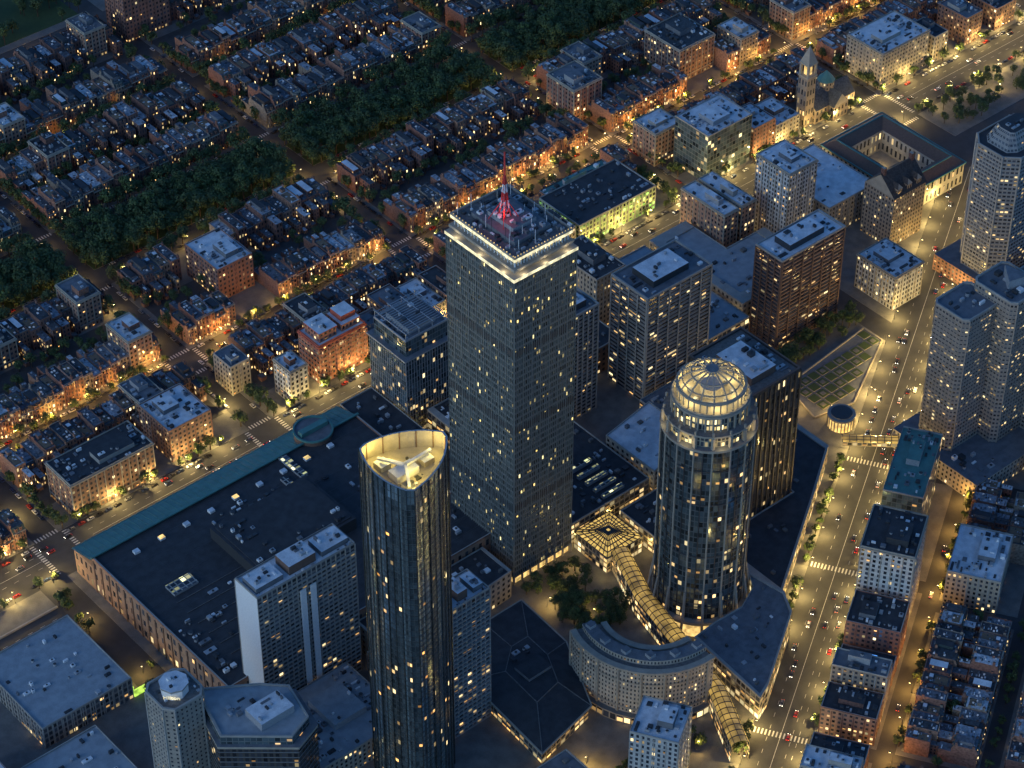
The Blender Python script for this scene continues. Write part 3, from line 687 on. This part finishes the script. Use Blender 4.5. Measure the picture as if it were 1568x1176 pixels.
poly('retail_building',[(168,-84),(205,-84),(205,-22),(168,-22)],20,'fbrick','rdark',20)
poly('department_store',[(284,-110),(350,-110),(350,-62),(316,-62),(316,-24),(284,-24)],20,'ftan','rblue',14)
def hall():
    P=[(-48,-300),(-8,-292),(12,-250),(14,-212),(-12,-212),(-44,-238)]; mb=MB(); c=(-16,-256)
    mb.prism(P,0,11,'shopg',None,4,4); O=[(c[0]+(x-c[0])*1.05,c[1]+(y-c[1])*1.05) for x,y in P]; I=[(c[0]+(x-c[0])*.45,c[1]+(y-c[1])*.45) for x,y in P]
    for i in range(6):
        j=(i+1)%6; mb.face([(*O[i],11),(*O[j],11),(*I[j],15),(*I[i],15)],'rdark'); mb.beam((*O[i],11.1),(*I[i],15.1),.45,'gravel'); mb.beam((*O[i],11),(*O[j],11),.8,'stone')
        mb.beam((*I[i],15.2),(*I[j],15.2),.45,'gravel')
    mb.face([(x,y,15) for x,y in I],'rdark'); mb.box(-24,-262,15,-8,-250,17,'rgrey','rdark'); clutter(mb,-26,-248,-6,-240,15,8)
    mb.obj('hipped_roof_hall')
hall()
poly('low_hall',[(-100,-350),(-40,-350),(-40,-310),(-100,-310)],14,'ftan2','rgrey',16)
poly('office_hall',[(-70,-184),(-40,-200),(20,-196),(20,-171),(-70,-171)],20,'ftan','rdark',26)
M['skygl']=plain('amber_glass',(.16,.14,.08),(.09,.08,.05),.15); 
b=M['skygl'].node_tree; pb=[n for n in b.nodes if n.type=='BSDF_PRINCIPLED'][0]; gg=NG(b)
gg.l(gg.m('MULTIPLY_ADD',gg.ramp(gg.noise(.12,2,gg.n('ShaderNodeNewGeometry').outputs['Position']),.35,.7),.5,.14),pb.inputs['Emission Strength']); pb.inputs['Emission Color'].default_value=(1,.62,.14,1); pb.inputs['Roughness'].default_value=.15; nosamp(M['skygl'])
M['skygl2']=emit('bright_amber_glass',(1,.64,.16),.75)
ATR=plight('atrium_lamp',1300,(1,.68,.2))
def skyroof(P,z,name):
    mb=MB()
    (x0,y0),(x1,y1)=P; n=8; cx,cy=(x0+x1)/2,(y0+y1)/2
    mb.prism([(x0,y0),(x1,y0),(x1,y1),(x0,y1)],0,z,'shopg',None,3,4)
    for (a,b) in (((x0,y0),(x1,y0)),((x1,y0),(x1,y1)),((x1,y1),(x0,y1)),((x0,y1),(x0,y0))):
        mb.face([(*a,z),(*b,z),(cx,cy,z+4)],'skygl2')
        for i in range(n+1):
            p=(a[0]+(b[0]-a[0])*i/n,a[1]+(b[1]-a[1])*i/n); mb.beam((*p,z+.15),(cx+(p[0]-cx)*.08,cy+(p[1]-cy)*.08,z+3.9),.45,'dark')
        for k in (0,.2,.4,.6,.8):
            q=[(c[0]+(cx-c[0])*k,c[1]+(cy-c[1])*k,z+4*k+.15) for c in (a,b)]; mb.beam(*q,.5,'dark')
    o=mb.obj(name)
    for dx in (-8,8):
        for dy in (-8,8):
            l=bpy.data.objects.new('atrium_light',ATR); COL.objects.link(l); l.location=(cx+dx*2,cy+dy*2,z-4); l.parent=o
skyroof(((73,-217),(100,-189)),12,'glass_atrium_roof')
def vault(pts,w,z,name,zb=0):
    mb=MB(); n=8
    for (a,b) in zip(pts,pts[1:]):
        a=Vector(a);b=Vector(b); d=(b-a).normalized(); s=Vector((-d.y,d.x)); L=(b-a).length; k=max(1,int(L/4))
        for i in range(k):
            p=a.lerp(b,i/k); q=a.lerp(b,(i+1)/k)
            A=[((p+s*w*math.cos(math.pi*j/n)).to_tuple()+(z+w*.6*math.sin(math.pi*j/n),)) for j in range(n+1)]
            B=[((q+s*w*math.cos(math.pi*j/n)).to_tuple()+(z+w*.6*math.sin(math.pi*j/n),)) for j in range(n+1)]
            for j in range(n): mb.face([A[j],A[j+1],B[j+1],B[j]],'skygl'); mb.beam(Vector(A[j])+Vector((0,0,.1)),Vector(A[j+1])+Vector((0,0,.1)),.4,'dark')
            for j in (2,4,6): mb.beam(A[j],B[j],.3,'dark')
        for sg in (1,-1):
            u=[a+s*w*sg,b+s*w*sg]; 
            if sg==1:u=u[::-1]
            mb.wall(u[0].to_tuple(),u[1].to_tuple(),zb,z,'shopg',3,4)
    mb.obj(name)
vault([(82,-218),(68,-252),(58,-296),(50,-330),(32,-366)],5,13,'glass_arcade_vault')
vault([(250,-230),(286,-264)],3.2,9,'glass_footbridge',6)
def garden():
    P=[(258,-200),(266,-168),(343,-160),(343,-176),(286,-206)]
    slab(P[::-1],'rgrey',.45,'garden_terrace')
    mb=MB()
    def inside(x,y):
        c=False
        for i in range(len(P)):
            (xa,ya),(xb,yb)=P[i],P[i-1]
            if (ya>y)!=(yb>y) and x<(xb-xa)*(y-ya)/(yb-ya)+xa: c=not c
        return c
    for i in range(12):
        for j in range(6):
            cx,cy=263+i*7.5,-165-j*7.5
            if all(inside(cx+a,cy+b) for a in (-3.4,3.4) for b in (-3.4,3.4)):
                mb.prism([(cx-3,cy-3),(cx+3,cy-3),(cx+3,cy+3),(cx-3,cy+3)],.45,1.1,'stone','green')
                if (i+j)%2: mb.prism([(cx-1.5,cy-1.5),(cx+1.5,cy-1.5),(cx+1.5,cy+1.5),(cx-1.5,cy+1.5)],1.1,1.25,'stone','gravel')
    mb.obj('planter_beds')
    mb=MB()
    for i in range(5):
        a,b=P[i],P[(i+1)%5]; mb.beam((*a,.9),(*b,.9),.9,'stone')
    mb.obj('garden_wall')
    mb=MB(); mb.cyl(0,0,8,0,8,'win','conc',24,cw=2,ch=8); mb.cyl(0,0,8.6,8,9.2,'stone','conc',24); mb.cyl(0,0,6.5,9.2,9.9,'stone','dark',24)
    for k in range(24): a=k*math.pi/12; mb.beam((8.2*math.cos(a),8.2*math.sin(a),0),(8.2*math.cos(a),8.2*math.sin(a),8),.5,'stone')
    mb.obj('round_pavilion',266,-214)
garden()
building('parking_garage',-240,-122,56,62,15,'fbalc','rblue',pent=0,nc=30,skip=False)
building('parking_garage',-262,-205,46,70,12,'fbalc','rblue',pent=0,nc=50,skip=False)
building('office_block',-320,-200,50,90,18,'fbrick','rwhite',skip=False)
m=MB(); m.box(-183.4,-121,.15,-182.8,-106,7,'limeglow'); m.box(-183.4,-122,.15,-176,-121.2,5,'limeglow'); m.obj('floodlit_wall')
m=MB(); m.box(-420,-38,0,-178,-37,1.2,'conc'); m.box(-420,-69,0,-178,-68,1.2,'conc'); m.box(-420,-53.5,0,-178,-53,.9,'conc'); m.obj('highway_barrier')
building('long_brick_hall',-131,16,57,26,26,'fbrick','rdark',cornice=True)
building('white_roof_building',-60,20,30,32,24,'fbrick','rwhite')
building('green_lit_store',262,19,68,40,18,'lime','rdark',pent=0,nc=60)
building('green_lit_annex',270,60,56,8,15,'fbrick','copper')
building('terraced_office',375,17,41,32,38,'fglass','rwhite',cornice=False)
building('brick_store',362,54,24,22,26,'fbrick','rwhite',cornice=True)
building('brick_apartment_house',353,127,26,28,28,'fbrick','rgrey',skip=True,cornice=True)
building('brick_hall',443,116,34,36,28,'fbrick','slate',cornice=True)
building('limestone_office',546,18,48,34,30,'ftan','rwhite',cornice=True)
building('brick_tower_block',176,415,38,26,60,'fbrick','rgrey')
for (a,b) in ((90,165),(190,258),(420,466)):
    x=a
    while x<b-8:
        w=min(R.uniform(14,24),b-x); building('commercial_building',x,R.uniform(16,19),w-.6,R.uniform(24,34),R.uniform(13,25),R.choice(['fbrick','fbrick','ftan','fwhite']),R.choice(['rdark','rgrey','rdark','rwhite']),cornice=R.random()<.5); x+=w
for (a,b) in ((-143,-20),(600,700)):
    x=a
    while x<b-8:
        w=min(R.uniform(14,24),b-x)
        if not any(s[0]<x+w and s[2]>x and s[1]<40 and s[3]>20 for s in SKIP): building('commercial_building',x,17,w-.6,R.uniform(22,28),R.uniform(15,25),R.choice(['fbrick','ftan']),R.choice(['rdark','rgrey']))
        x+=w
# ---------------------------------------------------------------- rowhouse variants
M['skylw']=emit('small_skylight',(.75,.8,.85),.12)
def rowhouse(w,d,h,mans,wall,ell):
    mb=MB()
    hb_=h-3.2 if mans else h
    mb.wall((0,0),(w,0),0,hb_,wall,2.3,3.4); mb.wall((w,d),(0,d),0,hb_,wall,2.3,3.4)
    mb.wall((w,0),(w,d),0,hb_,'brickp'); mb.wall((0,d),(0,0),0,hb_,'brickp')
    b0=w*.15;b1=w*.62; bt=hb_-R.choice([0.2,3.6])
    mb.prism([(b0,0),(b0+.9,-1.2),(b1-.9,-1.2),(b1,0)],0,bt,wall,'slate',1.6,3.4)
    mb.box(-.05,-.5,hb_-.5,w+.05,-.02,hb_+.02,'stone',bottom=True)
    if mans:
        a=1.6; mb.face([(0,0,hb_),(w,0,hb_),(w,a,h),(0,a,h)],'slate'); mb.face([(w,d,hb_),(0,d,hb_),(0,d-a,h),(w,d-a,h)],'slate')
        for x,s in ((0,1),(w,-1)):
            pts=[(x,0,hb_),(x,d,hb_),(x,d-a,h),(x,a,h)]; mb.face(pts,'brickp')
        mb.face([(0,a,h),(w,a,h),(w,d-a,h),(0,d-a,h)],'rvar')
        for k in range(2):
            x=w*(.2+.38*k); mb.box(x,.1,hb_+.2,x+1.5,1.5,h-.5,'row','slate',cw=1.5,ch=2.6)
            mb.box(x,d-1.5,hb_+.2,x+1.5,d-.1,h-.5,'row','slate',cw=1.5,ch=2.6)
        y0=a+.3;y1=d-a-.3
    else:
        mb.roof(rect(w,d),h,'brickp','rvar',.3,.6,'stone' if R.random()<.3 else 'brickp'); y0=.6;y1=d-.6
    for y in (y0+R.uniform(0,2),y1-R.uniform(1.5,3.5)):
        mb.box(.02,y,h,.75,y+1.9,h+R.uniform(1.6,2.6),'brickp','rdark')
        for k in range(3): mb.cyl(.4,y+.4+k*.5,.16,h+2,h+3,'terra',n=5)
    if R.random()<.75: mb.box(w-.75,y0+3,h,w-.02,y0+4.9,h+R.uniform(1.4,2.3),'brickp','rdark')
    t=R.random()
    if t<.4:
        mb.box(w*.3,y0+4,h,w*.3+2.6,y0+7,h+2.5,R.choice(['rgrey','brickp','slate']),R.choice(['rdark','rwhite','rgrey']))
        mb.box(w*.2,y0+8,h+.02,w*.9,y1-1.5,h+.35,'deck')
    elif t<.7:
        mb.box(w*.25,y0+2,h,w*.8,y1-3,h+R.uniform(1.8,2.9),R.choice(['slate','rgrey','row']),R.choice(['rvar','rdark','rwhite']),cw=1.8,ch=2.9)
    clutter(mb,1,y0+.3,w-1,y1-.3,h,14,.5)
    for k in range(2): x=R.uniform(1,w-2); y=R.uniform(y0+1,y1-2); mb.box(x,y,h,x+1.1,y+1.4,h+.5,'white','skylw')
    if ell:
        ew=w*R.uniform(.45,.7); ed=R.uniform(7,11); eh=h*R.uniform(.55,.9)
        mb.wall((ew,d),(ew,d+ed),0,eh,wall,2.6,3.4); mb.wall((ew,d+ed),(0,d+ed),0,eh,wall,2.3,3.4); mb.wall((0,d+ed),(0,d),0,eh,'brickp')
        mb.face([(0,d,eh),(ew,d,eh),(ew,d+ed,eh),(0,d+ed,eh)],'rvar'); clutter(mb,.4,d+.4,ew-.3,d+ed-.4,eh,5,.5)
        mb.box(ew+.3,d+ed-1,0,w-.1,d+ed+3,2.8,'brickp','rvar')
    mb.box(w*.7,-1.8,0.15,w*.7+1.4,-.02,1.2,'stone')
    return mb.mesh('rowhouse')
VR=[(7+R.uniform(-.9,1.4),) for _ in range(28)]
ROW=[(w[0],rowhouse(w[0],R.uniform(17,22),R.uniform(13.5,18.5),R.random()<.45,'row',R.random()<.85)) for w in VR]
SHP=[(w[0],rowhouse(w[0],R.uniform(17,21),R.uniform(12.5,16.5),R.random()<.35,'shop',R.random()<.85)) for w in VR[:14]]
def hit(x0,y0,x1,y1): return any(a<x1 and c>x0 and b<y1 and d>y0 for a,b,c,d in SKIP)
def vis(x,y):
    P=[(137,526),(716,30),(145,-458),(-258,-114)]; mrg=50
    c=[sum(p[0] for p in P)/4,sum(p[1] for p in P)/4]
    for i in range(4):
        (xa,ya),(xb,yb)=P[i],P[(i+1)%4]; nx,ny=(yb-ya),-(xb-xa); L=math.hypot(nx,ny); s=1 if (c[0]-xa)*nx+(c[1]-ya)*ny>0 else -1
        if s*((x-xa)*nx+(y-ya)*ny)/L<-mrg: return False
    return True
def row(x0,x1,y,up,bank,name='brick_rowhouse'):
    x=x0; jy=0
    while x<x1-4:
        w,me=R.choice(bank); 
        sx=(x1-x)/w if x+w>x1 else 1
        ww=w*sx; 
        if R.random()<.12: jy=R.uniform(-.6,.6)
        if R.random()<.04 and x+18<x1 and vis(x,y) and not hit(x,y-24 if up else y,x+18,y if up else y+24):
            building('apartment_house',x+.1,y-24 if up else y,17,24,R.uniform(18,25),R.choice(['fbrick','fbrick','ftan']),R.choice(['rdark','rgrey','rwhite']),cornice=True,skip=False); x+=17.3; continue
        if vis(x,y) and not hit(x,y-22 if up else y,x+ww,y if up else y+22):
            sz=R.uniform(.88,1.12)
            if up: place(name,me,x+ww,y+jy,0,math.pi,(sx,R.uniform(.96,1.04),sz))
            else: place(name,me,x,y+jy,0,0,(sx,R.uniform(.96,1.04),sz))
        x+=ww
for a,b in ublk:
    row(a+2.4,b-2.4,79,True,SHP,'brick_shop_house')
    if a>600 or b<-150: row(a+3,b-3,17,False,SHP,'brick_shop_house')
    row(a+2.4,b-2.4,103.5,False,SHP,'brick_shop_house')
    row(a+2.4,b-2.4,182,True,ROW); row(a+2.4,b-2.4,262,False,ROW); row(a+2.4,b-2.4,331,True,ROW); row(a+2.4,b-2.4,352,False,ROW); row(a+2.4,b-2.4,437,True,ROW)
    if a>200: row(a+3,b-3,467,False,ROW)
def hrow(a0,a1,n,up,bank):
    a=a0
    while a<a1-5:
        w,me=R.choice(bank); x,y=H(a+(w if up else 0),n)
        if vis(x,y): place('brick_rowhouse',me,x,y,0,HA+(math.pi if up else 0),(1,.72,R.uniform(.75,.95)))
        a+=w
hrow(33,138,-102,False,ROW); hrow(33,138,-64,True,ROW); hrow(-88,15,-102,False,ROW); hrow(-88,15,-64,True,ROW)
hrow(33,138,-160,False,ROW); hrow(33,138,-117,True,ROW); hrow(152,243,-160,False,ROW); hrow(152,243,-117,True,ROW); hrow(192,243,-102,False,ROW); hrow(192,243,-64,True,ROW); hrow(-88,15,-117,True,ROW)
for a,n,da,dn,h in ((400,-120,50,60,30),(340,-150,50,60,24),(262,-150,60,60,26),(490,-100,60,70,35)): hb('brick_retail_block',a,n,da,dn,h,'fbrick','rgrey')
# ---------------------------------------------------------------- trees
def leafmat():
    m,nt,b=newmat('tree_foliage'); g=NG(nt); co=g.n('ShaderNodeNewGeometry').outputs['Position']; oi=g.n('ShaderNodeObjectInfo')
    f=g.ramp(g.noise(.6,3,co),.3,.7)
    c=g.mix(f,(.02,.042,.014),(.075,.125,.03)); g.l(g.mix(g.m('MULTIPLY',oi.outputs['Random'],.5),c,(.045,.058,.02)),b.inputs['Base Color']); b.inputs['Roughness'].default_value=.7
    return m
M['leaf']=leafmat()
def tree(h,r,nl):
    mb=MB(); R2=R
    mb.cyl(0,0,.38,0,h*.45,'trunk',n=7,r2=.22)
    cl=[]
    for i in range(11):
        a=R2.uniform(0,6.28); t=R2.random()**.6*r*.75; z=h*R2.uniform(.5,.88); c=Vector((t*math.cos(a),t*math.sin(a),z)); cl.append((c,r*R2.uniform(.28,.5)))
        if i<7: mb.beam((0,0,h*R2.uniform(.3,.45)),c,.18,'trunk')
    for i in range(nl):
        c,cr=R2.choice(cl); d=Vector((R2.gauss(0,1),R2.gauss(0,1),R2.gauss(0,.8))); d=d.normalized()*cr*R2.uniform(.6,1.08); p=c+d
        n=(d.normalized()+Vector((R2.uniform(-.7,.7),R2.uniform(-.7,.7),R2.uniform(0,1.1)))).normalized()
        x=n.orthogonal().normalized()*R2.uniform(.28,.6); y=n.cross(x).normalized()*R2.uniform(.28,.6)
        mb.face([p-x,p-y*.9,p+x*.9,p+y],'leaf')
    return mb.mesh('tree')
TR=[tree(R.uniform(11,15),R.uniform(4.6,6.0),760) for _ in range(5)]; TS=[tree(R.uniform(7,9.5),R.uniform(2.9,3.9),420) for _ in range(4)]
def put(x,y,bank,name,s=1):
    if vis(x,y): k=R.uniform(.8,1.2)*s; place(name,R.choice(bank),x,y,.1,R.uniform(0,6.28),(k,k,k*R.uniform(.85,1.15)))
for a,b in ublk:
    x=a+1
    while x<b:
        for y in (206,214,222,230,239): put(x+R.uniform(-2,2),y+R.uniform(-1.5,1.5),TR,'elm_tree',1.2)
        x+=7
    x=a+4
    while x<b-3:
        for y in (190,254): 
            if R.random()<.9: put(x+R.uniform(-2,2),y,TR,'street_tree',1.08)
        for y in (337,344.5):
            if R.random()<.9: put(x,y,TR,'street_tree',.98)
        for y in (84.5,98):
            if R.random()<.65: put(x+R.uniform(-2,2),y,TS,'street_tree')
        for y in (14.5,-18.4):
            if R.random()<.6 and a<600: put(x+R.uniform(-2,2),y,TS,'street_tree')
        for y in (137,143,149,291,296,301,386,392,398,404):
            if R.random()<.42: put(x,y+R.uniform(-3,3),TR,'garden_tree',.74)
        x+=8
for c in NS[1:6]:
    for s in (-10,10):
        y=20
        while y<440:
            if not(78<y<104 or 183<y<204 or 240<y<262 or 332<y<350) and R.random()<.72: put(c+s,y,TS,'street_tree',1.3)
            y+=7.5
for i in range(60): put(R.uniform(26,64),R.uniform(-252,-198),TR,'plaza_tree',.75)
for a in range(-60,245,8):
    if R.random()<.7: put(*H(a,18),TS,'street_tree')
    if R.random()<.6: put(*H(a,-16.5),TS,'street_tree')
    if R.random()<.7: put(*H(a,-60.8),TS,'street_tree')
    if R.random()<.6: put(*H(a,-83),TS,'garden_tree')
    if R.random()<.7: put(*H(a,-109),TS,'street_tree',.9)
for i in range(60): put(R.uniform(550,700),R.uniform(-52,-22),TR,'park_tree',.75)
for i in range(50): put(R.uniform(248,345),R.uniform(-158,-143),TR,'park_tree',.75)
for i in range(70): put(R.uniform(55,175),R.uniform(466,550),TR,'park_tree')
for i in range(30): put(R.uniform(-36,24),R.uniform(-352,-330),TS,'plaza_tree')
for i in range(16): put(R.uniform(-176,-162) if i%2 else R.uniform(-177,-174),R.uniform(-165,-30),TS,'street_tree')
slab([(40,470),(170,470),(170,600),(40,600)],'green',.3,'park_lawn')
# ---------------------------------------------------------------- lamps
def lampmesh():
    mb=MB(); mb.cyl(0,0,.14,0,7,'dark',n=6,r2=.08); mb.beam((0,0,6.9),(1.6,0,7.3),.1,'dark'); mb.box(1.3,-.3,7.1,2.1,.3,7.35,'lamp',bottom=True); mb.cyl(0,0,.25,0,.6,'dark',n=6); mb.box(1.25,-.33,7.36,2.15,.33,7.5,'dark'); return mb.mesh('street_lamp')
LM=lampmesh(); LW=plight('street_light',9500,(1,.53,.11),.35); LB=plight('avenue_light',15000,(1,.68,.21),.35); LD=plight('side_light',5500,(1,.62,.16),.35)
def lamp(x,y,ang,L):
    if not vis(x,y): return
    o=place('street_lamp',LM,x,y,.15,ang); l=bpy.data.objects.new('lamp_light',L); COL.objects.link(l); l.parent=o; l.location=(1.7,0,6.9)
x=-280
while x<740:
    if all(abs(x-c)>8 for c in NS):
        lamp(x,84.0,rad(90),LW); lamp(x+11,99.5,rad(-90),LW); lamp(x,13.8,rad(-90),LB) if x<700 else 0; lamp(x+11,-19.2,rad(90),LB)
        lamp(x,187,rad(90),LD); 
        if int(x)%2==0: lamp(x,337,rad(90),LD); lamp(x,444,rad(90),LD)
    x+=25
for c in NS[1:7]:
    for y in (40,120,160,200,244,290,330,380): lamp(c-8.6,y,0,LD if y>105 else LB)
for a in range(-80,560,26):
    lamp(*H(a,15.5),HA-rad(90),LB); lamp(*H(a+12,-15.5),HA+rad(90),LB)
    if a<250: lamp(*H(a,-59.5),HA+rad(90),LW)
for p in ((30,-215),(45,-240),(60,-205),(255,-185),(270,-205),(300,-212),(240,-150),(-170,-60),(-170,-110),(-170,-160),(-230,-30),(-200,-60),(-30,-330),(0,-335),(20,-345),(-30,-315),(240,-90),(610,-40)):
    lamp(*p,R.uniform(0,6),LD)
# ---------------------------------------------------------------- cars
M['car']=objvar('car_paint',[(.02,.02,.025),(.5,.5,.52),(.15,.16,.18),(.03,.05,.12),(.3,.02,.02),(.6,.6,.6),(.06,.06,.065)],.3)
M['head']=emit('headlight',(1,.93,.75),12); M['tail']=emit('taillight',(1,.05,.02),5); M['cglass']=plain('car_glass',(.02,.02,.025),None,1,.1)
def carmesh(lights):
    mb=MB(); L,W=4.5,1.8
    pr=[(0,.35),(0,.85),(.15,.98),(1.1,1.02),(3.4,1.0),(4.35,.85),(4.5,.6),(4.5,.35)]
    for i in range(len(pr)-1):
        (xa,za),(xb,zb)=pr[i],pr[i+1]; mb.face([(xa,-W/2,za),(xa,W/2,za),(xb,W/2,zb),(xb,-W/2,zb)],'car')
    for y in (-W/2,W/2): mb.face([(x,y,z) for x,z in pr],'car')
    P=[(.5,-.8),(3.4,-.8),(3.4,.8),(.5,.8)];Q=[(1.0,-.62),(2.7,-.62),(2.7,.62),(1.0,.62)]
    mb.prism(P,1.0,1.45,'cglass','car',P2=Q)
    for x in (.85,3.6):
        for y in (-.92,.74):
            c=[(x+.33*math.cos(t*math.pi/4),y,.33+.33*math.sin(t*math.pi/4)) for t in range(8)]; e=[(p[0],p[1]+.18,p[2]) for p in c]
            mb.face(c,'dark'); mb.face(e[::-1],'dark'); [mb.face([c[i],c[(i+1)%8],e[(i+1)%8],e[i]],'dark') for i in range(8)]
    if lights:
        for y in (-.8,.45): mb.box(4.5,y,.6,4.56,y+.35,.8,'head'); mb.box(-.05,y,.7,0,y+.35,.88,'tail')
    return mb.mesh('car')
CP=carmesh(False); CL=carmesh(True)
def car(x,y,a,on):
    if vis(x,y): place('car',CL if on else CP,x,y,.01,a)
for y,a in ((84.5,0),(98,math.pi),(-15.6,0),(10.4,math.pi),(189.5,0),(203.9,0),(240.4,0),(255,math.pi),(336.9,0),(443.9,0)):
    x=-250
    while x<700:
        if all(abs(x-c)>13 for c in NS) and R.random()<.72: car(x+R.uniform(-.6,.6),y,a,False)
        x+=6.4
for y,a in ((-8,0),(-3.5,0),(2,math.pi),(6.5,math.pi),(90,0)):
    x=-250
    while x<700:
        if R.random()<.25: car(x+R.uniform(-3,3),y,a,True)
        x+=12
for n,a in ((-11,0),(-7.5,0),(-4,0),(5,math.pi),(8.5,math.pi),(-55,0)):
    t=-80
    while t<560:
        if R.random()<.25: car(*H(t+R.uniform(-2,2),n),HA+a,True)
        t+=10
for c in NS[1:7]:
    for y in range(26,430,6):
        if not(80<y<104 or 183<y<262 or 332<y<350):
            if R.random()<.6: car(c-6.3,y,rad(90),False)
            if R.random()<.6: car(c+6.3,y+2,rad(90),False)
for i in range(26): car(-415+i*9+R.uniform(0,3),-48 if i%2 else -60,0 if i%2 else math.pi,True)
# ---------------------------------------------------------------- road markings
mb=MB()
def stripe(x0,y0,x1,y1): mb.face([(x0,y0,.004),(x1,y0,.004),(x1,y1,.004),(x0,y1,.004)],'paint')
x=-290
while x<700:
    if all(abs(x-c)>14 for c in NS):
        for y in (-5.6,4.2): stripe(x,y,x+3,y+.18)
        stripe(x,-.9,x+8,-.7)
    x+=8
for i in range(30):
    for y in (-45,-49,-57,-62): stripe(-418+i*8,y,-415+i*8,y+.25)
for c in NS[1:7]:
    for yy in (16,-22,101,79,258,186):
        for k in range(-7,8,2): stripe(c+k,yy-2.2,c+k+.8,yy+.9)
    for xx in (-12.5,9.5):
        for k in range(-16,13,2): stripe(c+xx,k,c+xx+3,k+.8)
        for k in range(84,99,2): stripe(c+xx,k,c+xx+3,k+.8)
for a in range(-90,560,9):
    for n in (-9.3,-5.8,6.8): 
        p=[H(a,n),H(a+3,n),H(a+3,n+.2),H(a,n+.2)]; mb.face([(*q,.004) for q in p],'paint')
    p=[H(a,.1),H(a+9,.1),H(a+9,.35),H(a,.35)]; mb.face([(*q,.004) for q in p],'paint')
for a in (24,156,250):
    for k in range(-14,15,2): p=[H(a-2,k),H(a+2,k),H(a+2,k+.8),H(a-2,k+.8)]; mb.face([(*q,.008) for q in p],'paint')
mb.obj('road_markings')
# ---------------------------------------------------------------- world, sun, camera
w=bpy.data.worlds.new('World'); S.world=w; w.use_nodes=True; nt=w.node_tree
bg=nt.nodes['Background']; sky=nt.nodes.new('ShaderNodeTexSky'); sky.sky_type='NISHITA'; sky.sun_disc=False
sky.sun_elevation=rad(20); sky.sun_rotation=rad(-100); sky.ozone_density=7
tint=nt.nodes.new('ShaderNodeMix'); tint.data_type='RGBA'; tint.blend_type='MULTIPLY'; tint.inputs[0].default_value=1; tint.inputs[7].default_value=(.76,1.0,1.1,1)
nt.links.new(sky.outputs[0],tint.inputs[6]); nt.links.new(tint.outputs[2],bg.inputs[0]); bg.inputs[1].default_value=.15
sl=bpy.data.lights.new('sun','SUN'); sl.energy=.3; sl.angle=rad(20); sl.color=(1,.97,.93)
so=bpy.data.objects.new('sun',sl); COL.objects.link(so); d=Vector((math.cos(rad(170)),math.sin(rad(170)),.36)); so.rotation_euler=d.to_track_quat('Z','Y').to_euler()
cd=bpy.data.cameras.new('camera'); co=bpy.data.objects.new('camera',cd); COL.objects.link(co)
co.location=(-647.81,-977.03,1033.71); co.rotation_euler=(rad(90-40.47),0,rad(49.45-90)); cd.sensor_width=36; cd.lens=36*3966.29/1568; cd.clip_start=5; cd.clip_end=12000
S.camera=co
S.view_settings.view_transform='Standard'; S.view_settings.look='None'; S.view_settings.exposure=0
print('OBJ',len(bpy.data.objects))
